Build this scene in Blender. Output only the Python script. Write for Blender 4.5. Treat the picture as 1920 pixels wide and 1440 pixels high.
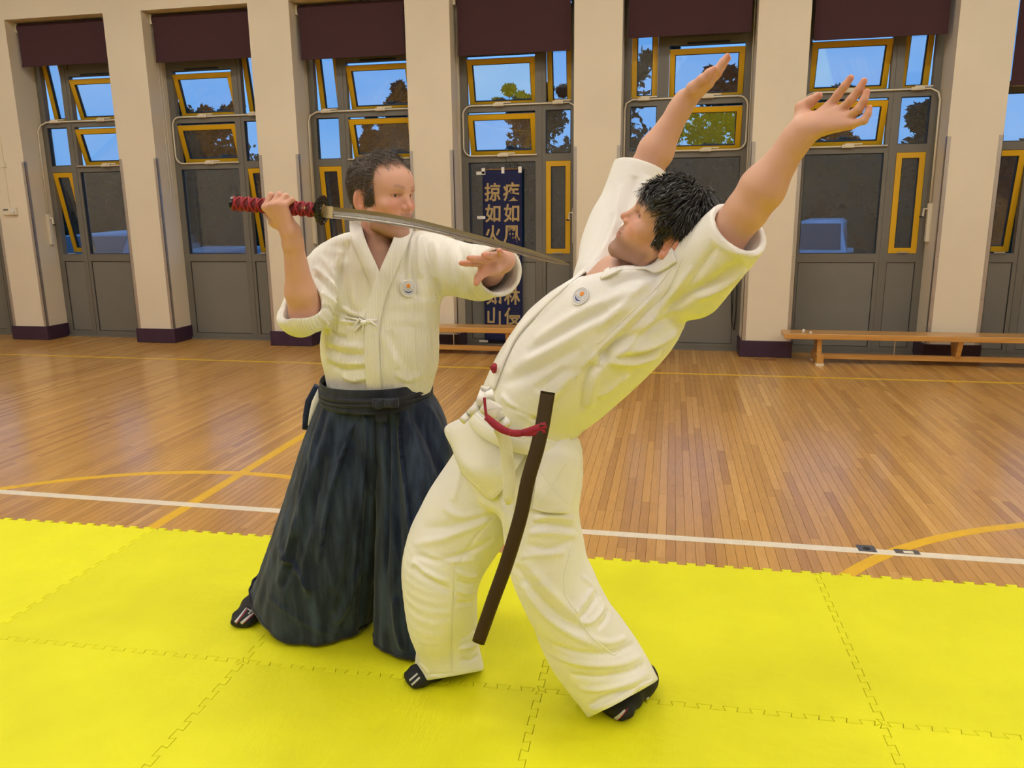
import bpy, bmesh, math, random
import numpy as np
from mathutils import Vector, Matrix
from mathutils.bvhtree import BVHTree

for o in list(bpy.data.objects):
    bpy.data.objects.remove(o, do_unlink=True)
S = bpy.context.scene
COL = S.collection

# ------------------------------------------------------------------ camera
FPX, PITCH, ROLL, YAW, CAMH = 1471.2, 0.21608, -0.011395, -0.201237, 1.45681
CAM = np.array([0.0, 0.0, CAMH])
_f = np.array([math.sin(YAW) * math.cos(PITCH), math.cos(YAW) * math.cos(PITCH), -math.sin(PITCH)])
_r0 = np.array([math.cos(YAW), -math.sin(YAW), 0.0])
_u0 = np.cross(_r0, _f)
CR = math.cos(ROLL) * _r0 + math.sin(ROLL) * _u0
CU = -math.sin(ROLL) * _r0 + math.cos(ROLL) * _u0
CF = _f
cam_data = bpy.data.cameras.new('camera')
cam_data.sensor_width = 36.0
cam_data.lens = 36.0 * FPX / 1920.0
cam_data.clip_start = 0.05
cam_data.clip_end = 300
cam_obj = bpy.data.objects.new('camera', cam_data)
COL.objects.link(cam_obj)
cam_obj.matrix_world = Matrix(((CR[0], CU[0], -CF[0], CAM[0]), (CR[1], CU[1], -CF[1], CAM[1]),
                               (CR[2], CU[2], -CF[2], CAM[2]), (0, 0, 0, 1)))
S.camera = cam_obj
S.view_settings.view_transform = 'Standard'
S.view_settings.look = 'None'
S.view_settings.gamma = 1.0
S.view_settings.use_curve_mapping = False
S.view_settings.exposure = 0.0
S.cycles.max_bounces = 6; S.cycles.diffuse_bounces = 4; S.cycles.glossy_bounces = 3; S.cycles.transparent_max_bounces = 8
S.cycles.transmission_bounces = 2; S.cycles.caustics_reflective = False; S.cycles.caustics_refractive = False
S.cycles.sample_clamp_indirect = 6.0
LAMP_POWER = 30.0          # emission of the ceiling light panels
SKY_POWER = 1.05

def ray(px, py):
    d = CF + CR * ((px - 960.0) / FPX) + CU * ((720.0 - py) / FPX)
    return d
def P(px, py, Y):
    """the point of the place seen at a pixel of the photograph, at the distance Y from the camera's wall line"""
    d = ray(px, py)
    return CAM + d * (Y / d[1])
def G(px, py, z=0.0):
    d = ray(px, py)
    return CAM + d * ((z - CAM[2]) / d[2])

# ------------------------------------------------------------------ world: dusk sky
wd = bpy.data.worlds.new('dusk_sky'); S.world = wd
wd.use_nodes = True
nt = wd.node_tree; nt.nodes.clear()
def N(nt, typ, **kw):
    n = nt.nodes.new(typ)
    for k, v in kw.items():
        setattr(n, k, v)
    return n
tc = N(nt, 'ShaderNodeTexCoord')
sp = N(nt, 'ShaderNodeSeparateXYZ')
nt.links.new(tc.outputs['Generated'], sp.inputs[0])
rmp = N(nt, 'ShaderNodeValToRGB')
rmp.color_ramp.elements[0].position = 0.0; rmp.color_ramp.elements[0].color = (0.20, 0.50, 1.0, 1)
rmp.color_ramp.elements[1].position = 0.6; rmp.color_ramp.elements[1].color = (0.09, 0.34, 0.95, 1)
nt.links.new(sp.outputs['Z'], rmp.inputs[0])
mp = N(nt, 'ShaderNodeMapping'); mp.inputs['Scale'].default_value = (1.2, 1.2, 5.0)
nt.links.new(tc.outputs['Generated'], mp.inputs[0])
nz = N(nt, 'ShaderNodeTexNoise'); nz.inputs['Scale'].default_value = 2.2; nz.inputs['Detail'].default_value = 5
nt.links.new(mp.outputs[0], nz.inputs[0])
cr = N(nt, 'ShaderNodeValToRGB')
cr.color_ramp.elements[0].position = 0.42; cr.color_ramp.elements[0].color = (0, 0, 0, 1)
cr.color_ramp.elements[1].position = 0.75; cr.color_ramp.elements[1].color = (0.75, 0.75, 0.75, 1)
nt.links.new(nz.outputs[0], cr.inputs[0])
mx = N(nt, 'ShaderNodeMix', data_type='RGBA')
nt.links.new(cr.outputs[0], mx.inputs['Factor'])
nt.links.new(rmp.outputs[0], mx.inputs[6]); mx.inputs[7].default_value = (0.34, 0.60, 1.0, 1)
bg = N(nt, 'ShaderNodeBackground'); bg.inputs[1].default_value = SKY_POWER
nt.links.new(mx.outputs[2], bg.inputs[0])
wo = N(nt, 'ShaderNodeOutputWorld'); nt.links.new(bg.outputs[0], wo.inputs[0])

# ------------------------------------------------------------------ materials
MATS = {}
def lin(r, g, b):
    f = lambda c: (c / 255.0 / 12.92) if c / 255.0 <= 0.04045 else ((c / 255.0 + 0.055) / 1.055) ** 2.4
    return (f(r), f(g), f(b))
def mat(name, col, rough=0.6, metal=0.0, spec=0.5, var=0.0, vscale=8.0, bump=0.0, bscale=60.0, col2=None,
        bstretch=(1, 1, 1), emit=0.0, sheen=0.0, coat=0.0, sss=0.0, trans=0.0):
    m = bpy.data.materials.new(name); m.use_nodes = True
    t = m.node_tree; b = t.nodes['Principled BSDF']
    b.inputs['Base Color'].default_value = (*col, 1)
    b.inputs['Roughness'].default_value = rough
    b.inputs['Metallic'].default_value = metal
    b.inputs['Specular IOR Level'].default_value = spec
    if sheen: b.inputs['Sheen Weight'].default_value = sheen
    if coat:
        b.inputs['Coat Weight'].default_value = coat; b.inputs['Coat Roughness'].default_value = 0.12
    if sss:
        b.inputs['Subsurface Weight'].default_value = sss
        b.inputs['Subsurface Radius'].default_value = (0.012, 0.005, 0.003)
        b.inputs['Subsurface Scale'].default_value = 0.5
    if emit:
        b.inputs['Emission Color'].default_value = (*col, 1); b.inputs['Emission Strength'].default_value = emit
    if var or bump:
        c = N(t, 'ShaderNodeTexCoord')
        if var:
            n = N(t, 'ShaderNodeTexNoise'); n.inputs['Scale'].default_value = vscale; n.inputs['Detail'].default_value = 6
            t.links.new(c.outputs['Object'], n.inputs['Vector'])
            x = N(t, 'ShaderNodeMix', data_type='RGBA')
            c2 = col2 if col2 else tuple(v * (1 - var) for v in col)
            x.inputs[6].default_value = (*col, 1); x.inputs[7].default_value = (*c2, 1)
            rr = N(t, 'ShaderNodeMapRange'); rr.inputs[1].default_value = 0.35; rr.inputs[2].default_value = 0.7
            t.links.new(n.outputs[0], rr.inputs[0]); t.links.new(rr.outputs[0], x.inputs[0])
            t.links.new(x.outputs[2], b.inputs['Base Color'])
        if bump:
            mpn = N(t, 'ShaderNodeMapping'); mpn.inputs['Scale'].default_value = bstretch
            t.links.new(c.outputs['Object'], mpn.inputs[0])
            n2 = N(t, 'ShaderNodeTexNoise'); n2.inputs['Scale'].default_value = bscale; n2.inputs['Detail'].default_value = 4
            t.links.new(mpn.outputs[0], n2.inputs['Vector'])
            bp = N(t, 'ShaderNodeBump'); bp.inputs['Strength'].default_value = bump; bp.inputs['Distance'].default_value = 0.004
            t.links.new(n2.outputs[0], bp.inputs['Height']); t.links.new(bp.outputs[0], b.inputs['Normal'])
    MATS[name] = m
    return m

mat('cream_paint', (0.74, 0.665, 0.525), 0.55, var=0.06, vscale=1.2, bump=0.08, bscale=30)
mat('ceiling_paint', (0.70, 0.66, 0.56), 0.8)
mat('purple_paint', (0.045, 0.018, 0.048), 0.45, var=0.3, vscale=9)
mat('grey_frame', (0.160, 0.152, 0.130), 0.45, var=0.08, vscale=3)
mat('grey_panel', (0.180, 0.176, 0.156), 0.42, var=0.08, vscale=2)
mat('gasket', (0.012, 0.012, 0.012), 0.6)
mat('yellow_sash', (0.67, 0.385, 0.006), 0.38)
mat('guard_metal', (0.50, 0.46, 0.43), 0.35, metal=0.75)
mat('screw_metal', (0.25, 0.24, 0.23), 0.35, metal=0.9)
mat('blind_fabric', (0.052, 0.016, 0.022), 0.85, var=0.12, vscale=30, bump=0.1, bscale=400)
mat('white_plastic', (0.72, 0.66, 0.52), 0.4)
mat('white_tape', (0.75, 0.74, 0.72), 0.5)
mat('black_rubber', (0.01, 0.01, 0.01), 0.5)
mat('steel', (0.6, 0.6, 0.6), 0.25, metal=1.0)
mat('brass', (0.55, 0.43, 0.22), 0.35, metal=0.8)

def glass_mat():
    m = bpy.data.materials.new('window_glass'); m.use_nodes = True
    t = m.node_tree; t.nodes.clear()
    fr = N(t, 'ShaderNodeFresnel'); fr.inputs['IOR'].default_value = 1.62
    ge = N(t, 'ShaderNodeNewGeometry'); io = N(t, 'ShaderNodeMapRange'); io.inputs[3].default_value = 1.62; io.inputs[4].default_value = 1 / 1.62
    t.links.new(ge.outputs['Backfacing'], io.inputs[0]); t.links.new(io.outputs[0], fr.inputs['IOR'])
    ml = N(t, 'ShaderNodeMath', operation='MULTIPLY'); ml.inputs[1].default_value = 1.45; ml.use_clamp = True
    tr = N(t, 'ShaderNodeBsdfTransparent'); tr.inputs[0].default_value = (0.90, 0.93, 0.95, 1)
    gl = N(t, 'ShaderNodeBsdfGlossy'); gl.inputs['Roughness'].default_value = 0.02; gl.inputs[0].default_value = (1, 1, 1, 1)
    mxs = N(t, 'ShaderNodeMixShader'); out = N(t, 'ShaderNodeOutputMaterial')
    t.links.new(fr.outputs[0], ml.inputs[0]); t.links.new(ml.outputs[0], mxs.inputs[0])
    t.links.new(tr.outputs[0], mxs.inputs[1]); t.links.new(gl.outputs[0], mxs.inputs[2])
    t.links.new(mxs.outputs[0], out.inputs[0])
    MATS['window_glass'] = m
glass_mat()

# ------------------------------------------------------------------ object helpers
def tag(o, label=None, cat=None, group=None, kind=None):
    if label: o['label'] = label
    if cat: o['category'] = cat
    if group: o['group'] = group
    if kind: o['kind'] = kind
    return o
def empty(name, loc=(0, 0, 0), label=None, cat=None, group=None, kind=None, parent=None):
    o = bpy.data.objects.new(name, None); o.empty_display_size = 0.05
    COL.objects.link(o); o.location = loc
    if parent is not None:
        o.parent = parent; 
    return tag(o, label, cat, group, kind)
def link(name, me, m=None, parent=None, smooth=False):
    o = bpy.data.objects.new(name, me); COL.objects.link(o)
    if m is not None and not me.materials:
        for q in (m if isinstance(m, (list, tuple)) else [m]):
            me.materials.append(MATS[q] if isinstance(q, str) else q)
    if smooth:
        me.polygons.foreach_set('use_smooth', [True] * len(me.polygons))
    if parent is not None:
        o.parent = parent
        base = Vector((0, 0, 0)); p = parent
        while p is not None:
            base += p.location; p = p.parent
        o.location = -base
    return o
class MB:
    """collects boxes, tubes, prisms in world coordinates and links them as one mesh"""
    def __init__(s): s.v = []; s.f = []; s.mi = []
    def add(s, vs, fs, mi=0):
        n = len(s.v); s.v += [tuple(map(float, v)) for v in vs]
        s.f += [tuple(i + n for i in f) for f in fs]; s.mi += [mi] * len(fs)
        return s
    def box(s, lo, hi, mi=0):
        x0, y0, z0 = lo; x1, y1, z1 = hi
        return s.add([(x0, y0, z0), (x1, y0, z0), (x1, y1, z0), (x0, y1, z0), (x0, y0, z1), (x1, y0, z1), (x1, y1, z1), (x0, y1, z1)],
                     [(3, 2, 1, 0), (4, 5, 6, 7), (0, 1, 5, 4), (1, 2, 6, 5), (2, 3, 7, 6), (3, 0, 4, 7)], mi)
    def obox(s, c, ax, ay, az, mi=0):
        c, ax, ay, az = (np.asarray(q, float) for q in (c, ax, ay, az))
        vs = [c + i * ax + j * ay + k * az for k in (-1, 1) for j in (-1, 1) for i in (-1, 1)]
        return s.add(vs, [(0, 2, 3, 1), (4, 5, 7, 6), (0, 1, 5, 4), (2, 6, 7, 3), (0, 4, 6, 2), (1, 3, 7, 5)], mi)
    def prism(s, poly, axis, lo, hi, mi=0):
        """poly in the plane perpendicular to axis"""
        n = len(poly); vs = []
        for d in (lo, hi):
            for a, b in poly:
                vs.append({'x': (d, a, b), 'y': (a, d, b), 'z': (a, b, d)}[axis])
        fs = [tuple(range(n))[::-1], tuple(range(n, 2 * n))] + [(i, (i + 1) % n, n + (i + 1) % n, n + i) for i in range(n)]
        return s.add(vs, fs, mi)
    def tube(s, pts, r, n=8, mi=0, cap=True):
        pts = [np.asarray(q, float) for q in pts]; rs = r if isinstance(r, (list, tuple, np.ndarray)) else [r] * len(pts)
        up = None; vs = []
        for i, q in enumerate(pts):
            t = pts[min(i + 1, len(pts) - 1)] - pts[max(i - 1, 0)]; t = t / (np.linalg.norm(t) + 1e-12)
            if up is None:
                a = np.array([0, 0, 1.0]) if abs(t[2]) < 0.9 else np.array([1.0, 0, 0]); up = np.cross(t, a)
            up = up - t * np.dot(up, t); up /= np.linalg.norm(up) + 1e-12
            sd = np.cross(t, up)
            vs += [q + rs[i] * (math.cos(2 * math.pi * k / n) * up + math.sin(2 * math.pi * k / n) * sd) for k in range(n)]
        fs = [(i * n + k, i * n + (k + 1) % n, (i + 1) * n + (k + 1) % n, (i + 1) * n + k) for i in range(len(pts) - 1) for k in range(n)]
        if cap: fs += [tuple(range(n))[::-1], tuple((len(pts) - 1) * n + k for k in range(n))]
        return s.add(vs, fs, mi)
    def mesh(s, name):
        me = bpy.data.meshes.new(name); me.from_pydata(s.v, [], s.f)
        if any(s.mi): me.polygons.foreach_set('material_index', s.mi)
        me.update(); return me
    def build(s, name, m, parent=None, smooth=False, bevel=0.0):
        me = s.mesh(name)
        if bevel:
            bm = bmesh.new(); bm.from_mesh(me)
            bmesh.ops.recalc_face_normals(bm, faces=bm.faces[:])
            bmesh.ops.bevel(bm, geom=bm.edges[:], offset=bevel, segments=2, affect='EDGES', profile=0.5)
            bm.to_mesh(me); bm.free()
        return link(name, me, m, parent, smooth)
def arr_mesh(name, v, f):
    me = bpy.data.meshes.new(name)
    v = np.ascontiguousarray(v, np.float32); f = np.ascontiguousarray(f, np.int32)
    k = f.shape[1]
    me.vertices.add(len(v)); me.vertices.foreach_set('co', v.ravel())
    me.loops.add(f.size); me.loops.foreach_set('vertex_index', f.ravel())
    me.polygons.add(len(f)); me.polygons.foreach_set('loop_start', np.arange(len(f), dtype=np.int32) * k)
    me.polygons.foreach_set('loop_total', np.full(len(f), k, np.int32))
    me.update(calc_edges=True); return me
# ================================================================== THE HALL
R = random.Random(7)
YW, YG = 8.12, 8.46            # face of the piers, face of the window frames
PW, PITCHW = 0.465, 1.7135     # pier width, spacing
def pier_x(i): return -2.715 + PITCHW * i
XL, XR, YB, ZC = -10.6, 7.0, -7.5, 5.0

# ---- floor
def plank_mat(name, scratch):
    m = bpy.data.materials.new(name); m.use_nodes = True; t = m.node_tree; b = t.nodes['Principled BSDF']
    oi = N(t, 'ShaderNodeObjectInfo'); ge = N(t, 'ShaderNodeNewGeometry'); tcn = N(t, 'ShaderNodeTexCoord')
    ad = N(t, 'ShaderNodeMath', operation='ADD'); t.links.new(oi.outputs['Random'], ad.inputs[0]); t.links.new(ge.outputs['Random Per Island'], ad.inputs[1])
    fr = N(t, 'ShaderNodeMath', operation='FRACT'); t.links.new(ad.outputs[0], fr.inputs[0])
    rp = N(t, 'ShaderNodeValToRGB'); e = rp.color_ramp.elements
    e[0].position = 0.0; e[0].color = (0.42, 0.210, 0.052, 1)
    e[1].position = 1.0; e[1].color = (0.62, 0.350, 0.098, 1)
    q = rp.color_ramp.elements.new(0.25); q.color = (0.49, 0.258, 0.064, 1)
    q = rp.color_ramp.elements.new(0.6); q.color = (0.56, 0.300, 0.074, 1)
    q = rp.color_ramp.elements.new(0.8); q.color = (0.51, 0.268, 0.070, 1)
    t.links.new(fr.outputs[0], rp.inputs[0])
    mpn = N(t, 'ShaderNodeMapping'); mpn.inputs['Scale'].default_value = (90, 5, 5)
    cb = N(t, 'ShaderNodeVectorMath', operation='ADD')
    cx = N(t, 'ShaderNodeCombineXYZ'); t.links.new(fr.outputs[0], cx.inputs[1])
    sc = N(t, 'ShaderNodeVectorMath', operation='SCALE'); sc.inputs['Scale'].default_value = 37.0
    t.links.new(cx.outputs[0], sc.inputs[0])
    t.links.new(ge.outputs['Position'], cb.inputs[0]); t.links.new(sc.outputs[0], cb.inputs[1])
    t.links.new(cb.outputs[0], mpn.inputs[0])
    nn = N(t, 'ShaderNodeTexNoise'); nn.inputs['Scale'].default_value = 1.6; nn.inputs['Detail'].default_value = 7; nn.inputs['Distortion'].default_value = 0.6
    t.links.new(mpn.outputs[0], nn.inputs['Vector'])
    mr = N(t, 'ShaderNodeMapRange'); mr.inputs[1].default_value = 0.3; mr.inputs[2].default_value = 0.75; mr.inputs[3].default_value = 1.07; mr.inputs[4].default_value = 0.84
    t.links.new(nn.outputs[0], mr.inputs[0])
    vm = N(t, 'ShaderNodeVectorMath', operation='SCALE'); t.links.new(rp.outputs[0], vm.inputs[0]); t.links.new(mr.outputs[0], vm.inputs['Scale'])
    # worn greyish patches
    nw = N(t, 'ShaderNodeTexNoise'); nw.inputs['Scale'].default_value = 2.3; nw.inputs['Detail'].default_value = 8; nw.inputs['Roughness'].default_value = 0.7
    t.links.new(ge.outputs['Position'], nw.inputs['Vector'])
    wr = N(t, 'ShaderNodeMapRange'); wr.inputs[1].default_value = 0.60; wr.inputs[2].default_value = 0.78; wr.inputs[4].default_value = scratch
    t.links.new(nw.outputs[0], wr.inputs[0])
    mxn = N(t, 'ShaderNodeMix', data_type='RGBA'); t.links.new(wr.outputs[0], mxn.inputs[0]); t.links.new(vm.outputs[0], mxn.inputs[6]); mxn.inputs[7].default_value = (0.42, 0.275, 0.14, 1)
    t.links.new(mxn.outputs[2], b.inputs['Base Color'])
    rr = N(t, 'ShaderNodeMapRange'); rr.inputs[3].default_value = 0.14; rr.inputs[4].default_value = 0.30
    t.links.new(nw.outputs[0], rr.inputs[0]); t.links.new(rr.outputs[0], b.inputs['Roughness'])
    b.inputs['Specular IOR Level'].default_value = 0.5
    bp = N(t, 'ShaderNodeBump'); bp.inputs['Strength'].default_value = 0.05; bp.inputs['Distance'].default_value = 0.003
    t.links.new(nn.outputs[0], bp.inputs['Height']); t.links.new(bp.outputs[0], b.inputs['Normal'])
    MATS[name] = m
plank_mat('floor_plank', 0.35)
mat('floor_base', (0.26, 0.12, 0.035), 0.5, var=0.3, vscale=2)
mat('line_white', (0.78, 0.70, 0.55), 0.35, var=0.12, vscale=25)
mat('line_yellow', (0.78, 0.46, 0.012), 0.35, var=0.10, vscale=25)

floor = MB().box((XL, YB, -0.3), (XR, 8.56, -0.006)).build('floor', 'floor_base')
tag(floor, 'varnished narrow-strip wooden sports hall floor with painted court lines', 'floor', kind='structure')
BW = 0.0425
lens = [0.62, 0.78, 0.94, 1.1, 1.3]
def plank(L):
    g = 0.0005; bv = 0.0007; x0, x1, y0, y1 = g, BW - g, g, L - g
    v = [(x0, y0, -0.006), (x1, y0, -0.006), (x1, y1, -0.006), (x0, y1, -0.006),
         (x0, y0, -bv), (x1, y0, -bv), (x1, y1, -bv), (x0, y1, -bv),
         (x0 + bv, y0 + bv, 0), (x1 - bv, y0 + bv, 0), (x1 - bv, y1 - bv, 0), (x0 + bv, y1 - bv, 0)]
    f = [(8, 9, 10, 11)] + [(a, (a + 1) % 4, 4 + (a + 1) % 4, 4 + a) for a in range(4)] + [(4 + a, 4 + (a + 1) % 4, 8 + (a + 1) % 4, 8 + a) for a in range(4)]
    return v, f
plank_me = []
for L in lens:
    me = bpy.data.meshes.new('plank'); v, f = plank(L); me.from_pydata(v, [], f); me.materials.append(MATS['floor_plank']); plank_me.append(me)
boards = []
nx = int((5.2 + 10.4) / BW)
for ix in range(nx):
    x = -10.4 + ix * BW
    y = 2.55 - R.random() * 1.0
    while y < 8.44:
        k = R.randrange(len(lens)); boards.append((x, y, k)); y += lens[k]
def vis_size(b):
    x, y, k = b; c = np.array([x + BW / 2, y + lens[k] / 2, 0.0]) - CAM
    z = c @ CF
    u, v = 960 + FPX * (c @ CR) / z, 720 - FPX * (c @ CU) / z
    if not (-40 < u < 1960) or v > 1130 or y < 2.45: return -1
    return 1.0 / z
rank = sorted(range(len(boards)), key=lambda i: -vis_size(boards[i]))
near = set(rank[:300])
rest = MB()
for i, (x, y, k) in enumerate(boards):
    L = lens[k]
    if i in near and y + L < 8.46:
        o = bpy.data.objects.new('floor_board', plank_me[k]); COL.objects.link(o); o.parent = floor; o.location = (x, y, 0)
    else:
        v, f = plank(min(L, 8.455 - y)); rest.add([(a + x, b_ + y, c) for a, b_, c in v], f)
tag(rest.build('floor_boards', 'floor_plank', floor), 'rest of the narrow floor boards', kind='stuff')
def strip(pts, w, z, m):
    """flat painted line along ground points"""
    pts = [np.array(q, float) for q in pts]; mb = MB(); vs = []
    for i, q in enumerate(pts):
        t = pts[min(i + 1, len(pts) - 1)] - pts[max(i - 1, 0)]; t /= np.linalg.norm(t); n = np.array([-t[1], t[0]])
        a, b_ = q + n * w / 2, q - n * w / 2
        vs += [(a[0], a[1], z), (b_[0], b_[1], z), (a[0], a[1], -0.0002), (b_[0], b_[1], -0.0002)]
    fs = []
    for i in range(len(pts) - 1):
        k = 4 * i; fs += [(k, k + 1, k + 5, k + 4), (k, k + 4, k + 6, k + 2), (k + 1, k + 3, k + 7, k + 5)]
    mb.add(vs, fs); return mb.build('court_line', m, floor)
def tagp(o, l): o['label'] = l; return o
tagp(strip([(-9.5, 3.412), (5.0, 3.412)], 0.055, 0.0006, 'line_white'), 'white painted court line')
tagp(strip([(-10, 7.165), (5.0, 7.165)], 0.050, 0.0004, 'line_yellow'), 'yellow painted line near the windows')
tagp(strip([(-2.398, 2.5), (-2.398, 7.14)], 0.062, 0.0004, 'line_yellow'), 'straight yellow painted line')
tagp(strip([(-2.349 + 1.85 * math.cos(a), 2.068 + 1.85 * math.sin(a)) for a in np.linspace(0.2, math.pi - 0.2, 60)], 0.055, 0.0005, 'line_yellow'), 'yellow painted arc')
tagp(strip([(2.36 + 2.03 * math.cos(a), 1.938 + 2.03 * math.sin(a)) for a in np.linspace(0.2, math.pi - 0.2, 60)], 0.055, 0.0005, 'line_yellow'), 'yellow painted arc')

# ---- mats
MK = (CAMH - 0.016) / CAMH
MY = 0.018645
m_o = np.array([-2.3812, 3.1007]) * MK; m_x = np.array([math.cos(MY), math.sin(MY)]) * MK; m_y = np.array([math.sin(MY), -math.cos(MY)]) * MK * 0.9846
def mat_mat():
    m = mat('foam_mat', (0.80, 0.785, 0.010), 0.62, spec=0.35)
    t = m.node_tree; b = t.nodes['Principled BSDF']
    oi = N(t, 'ShaderNodeObjectInfo'); ge = N(t, 'ShaderNodeNewGeometry')
    n1 = N(t, 'ShaderNodeTexNoise'); n1.inputs['Scale'].default_value = 3.0; n1.inputs['Detail'].default_value = 3
    t.links.new(ge.outputs['Position'], n1.inputs['Vector'])
    a = N(t, 'ShaderNodeMath', operation='MULTIPLY_ADD'); a.inputs[1].default_value = 0.10; a.inputs[2].default_value = 0.90
    t.links.new(oi.outputs['Random'], a.inputs[0])
    a2 = N(t, 'ShaderNodeMath', operation='MULTIPLY_ADD'); a2.inputs[1].default_value = 0.22; t.links.new(n1.outputs[0], a2.inputs[0]); t.links.new(a.outputs[0], a2.inputs[2])
    a3 = N(t, 'ShaderNodeMath', operation='SUBTRACT'); t.links.new(a2.outputs[0], a3.inputs[0]); a3.inputs[1].default_value = 0.11
    v = N(t, 'ShaderNodeVectorMath', operation='SCALE'); v.inputs[0].default_value = (0.80, 0.785, 0.010); t.links.new(a3.outputs[0], v.inputs['Scale'])
    t.links.new(v.outputs[0], b.inputs['Base Color'])
    w = N(t, 'ShaderNodeTexWave'); w.inputs['Scale'].default_value = 60; w.bands_direction = 'X'
    t.links.new(ge.outputs['Position'], w.inputs['Vector'])
    n2 = N(t, 'ShaderNodeTexNoise'); n2.inputs['Scale'].default_value = 9; n2.inputs['Detail'].default_value = 3; t.links.new(ge.outputs['Position'], n2.inputs['Vector'])
    b1 = N(t, 'ShaderNodeBump'); b1.inputs['Strength'].default_value = 0.12; b1.inputs['Distance'].default_value = 0.002; t.links.new(w.outputs[0], b1.inputs['Height'])
    b2 = N(t, 'ShaderNodeBump'); b2.inputs['Strength'].default_value = 0.35; b2.inputs['Distance'].default_value = 0.02; t.links.new(n2.outputs[0], b2.inputs['Height'])
    t.links.new(b1.outputs[0], b2.inputs['Normal']); t.links.new(b2.outputs[0], b.inputs['Normal'])
mat_mat()
NT = 13
def seam_line(a, b, flip):
    """points of a dovetailed seam from a to b"""
    a, b = np.array(a), np.array(b); d = b - a; n = np.array([-d[1], d[0]]) * 0.0105 * flip
    out = [a]; pit = 1.0 / NT
    for k in range(NT):
        c = (k + 0.5) * pit
        for (s, h) in ((-0.21, -1), (-0.285, 1.0), (0.285, 1.0), (0.21, -1)):
            out.append(a + d * (c + s * pit) + n * h)
    out.append(b); return out
def mpnt(i, j): return m_o + i * m_x + j * m_y
rown = {0: 'row along the wooden floor', 1: 'middle row', 2: 'camera-side row'}
ordn = {-2: 'first', -1: 'second', 0: 'third', 1: 'fourth', 2: 'fifth', 3: 'sixth', 4: 'seventh'}
for j in range(3):
    for i in range(-2, 5):
        e = seam_line(mpnt(i, j), mpnt(i + 1, j), 1) [:-1]
        e += seam_line(mpnt(i + 1, j), mpnt(i + 1, j + 1), 1)[:-1]
        e += seam_line(mpnt(i, j + 1), mpnt(i + 1, j + 1), 1)[::-1][:-1]
        e += seam_line(mpnt(i, j), mpnt(i, j + 1), 1)[::-1][:-1]
        q = np.array(e)
        if np.sum(q[:, 0] * np.roll(q[:, 1], -1) - np.roll(q[:, 0], -1) * q[:, 1]) < 0: q = q[::-1]
        def shrink(q, d):
            u = np.roll(q, -1, 0) - q; u /= np.linalg.norm(u, axis=1)[:, None]; nn = np.stack([-u[:, 1], u[:, 0]], 1); pn = np.roll(nn, 1, 0)
            m_ = nn + pn; return q + m_ * (d / np.maximum(1 + (nn * pn).sum(1), 0.35))[:, None]
        bm = bmesh.new(); rings = [[bm.verts.new((*p2, z)) for p2 in shrink(q, d)] for d, z in ((0.0008, 0.0008), (0.0008, 0.0150), (0.0015, 0.016))]
        n = len(q)
        from mathutils.geometry import delaunay_2d_cdt
        dv = delaunay_2d_cdt([Vector((v.co.x, v.co.y)) for v in rings[2]], [], [list(range(n))], 1, 1e-7)
        for fc in dv[2]:
            ids = [dv[3][k][0] for k in fc if dv[3][k]]
            if len(set(ids)) == 3: bm.faces.new([rings[2][k] for k in ids])
        for r0_, r1_ in ((rings[0], rings[1]), (rings[1], rings[2])):
            for k in range(n): bm.faces.new((r0_[k], r0_[(k + 1) % n], r1_[(k + 1) % n], r1_[k]))
        bm.normal_update()
        me = bpy.data.meshes.new('mat_tile'); bm.to_mesh(me); bm.free()
        o = link('mat_tile', me, 'foam_mat')
        tag(o, 'yellow interlocking foam mat tile, %s, %s from the thermostat side' % (rown[j], ordn[i]), 'mat', 'yellow foam mat tiles')

# ---- walls and ceiling
wall = MB().box((XL, YW, 3.61), (XR, 8.62, ZC)).box((XL, 8.56, -0.3), (XR, 8.62, 0.0)).build('wall_north', 'cream_paint')
tag(wall, 'cream painted window wall with tall narrow piers', 'wall', kind='structure')
def wbox(name, lo, hi, label):
    tag(MB().box(lo, hi).build(name, 'cream_paint'), label, 'wall', kind='structure')
wbox('wall_west', (XL - 0.2, YB, 0), (XL, 8.62, ZC), 'cream side wall on the thermostat side')
wbox('wall_east', (XR, YB, 0), (XR + 0.2, 8.62, ZC), 'cream side wall beyond the long bench')
wbox('wall_south', (XL, YB - 0.2, 0), (XR, YB, ZC), 'cream wall behind the camera')
tag(MB().box((XL, YB, ZC), (XR, 8.62, ZC + 0.2)).build('ceiling', 'ceiling_paint'), 'pale sports hall ceiling', 'ceiling', kind='structure')
for i in range(-5, 6):
    x0, x1 = pier_x(i), pier_x(i) + PW
    if x0 < XL: x0 = XL
    if x1 > XR: x1 = XR
    p = MB().box((x0, YW, 0), (x1, 8.60, 3.61)).build('pier', 'cream_paint', wall)
    pl = MB().box((x0 - 0.02, YW - 0.022, 0.0), (x1 + 0.02, 8.455, 0.165)).build('plinth', 'purple_paint', p, bevel=0.004)
    for s, xe in ((1, x0), (-1, x1)):
        g = MB()
        g.box((min(xe - s * 0.003, xe + s * 0.034), YW - 0.003, 0.166), (max(xe - s * 0.003, xe + s * 0.034), YW + 0.0005, 2.085))
        g.box((min(xe - s * 0.003, xe + s * 0.0005), YW - 0.003, 0.166), (max(xe - s * 0.003, xe + s * 0.0005), YW + 0.036, 2.085))
        for z in (0.25, 0.6, 1.0, 1.45, 1.85, 2.05):
            g.tube([(xe + s * 0.018, YW - 0.0045, z), (xe + s * 0.018, YW - 0.002, z)], 0.0045, 8, 1)
        g.build('corner_guard', ['guard_metal', 'screw_metal'], p)

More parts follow.
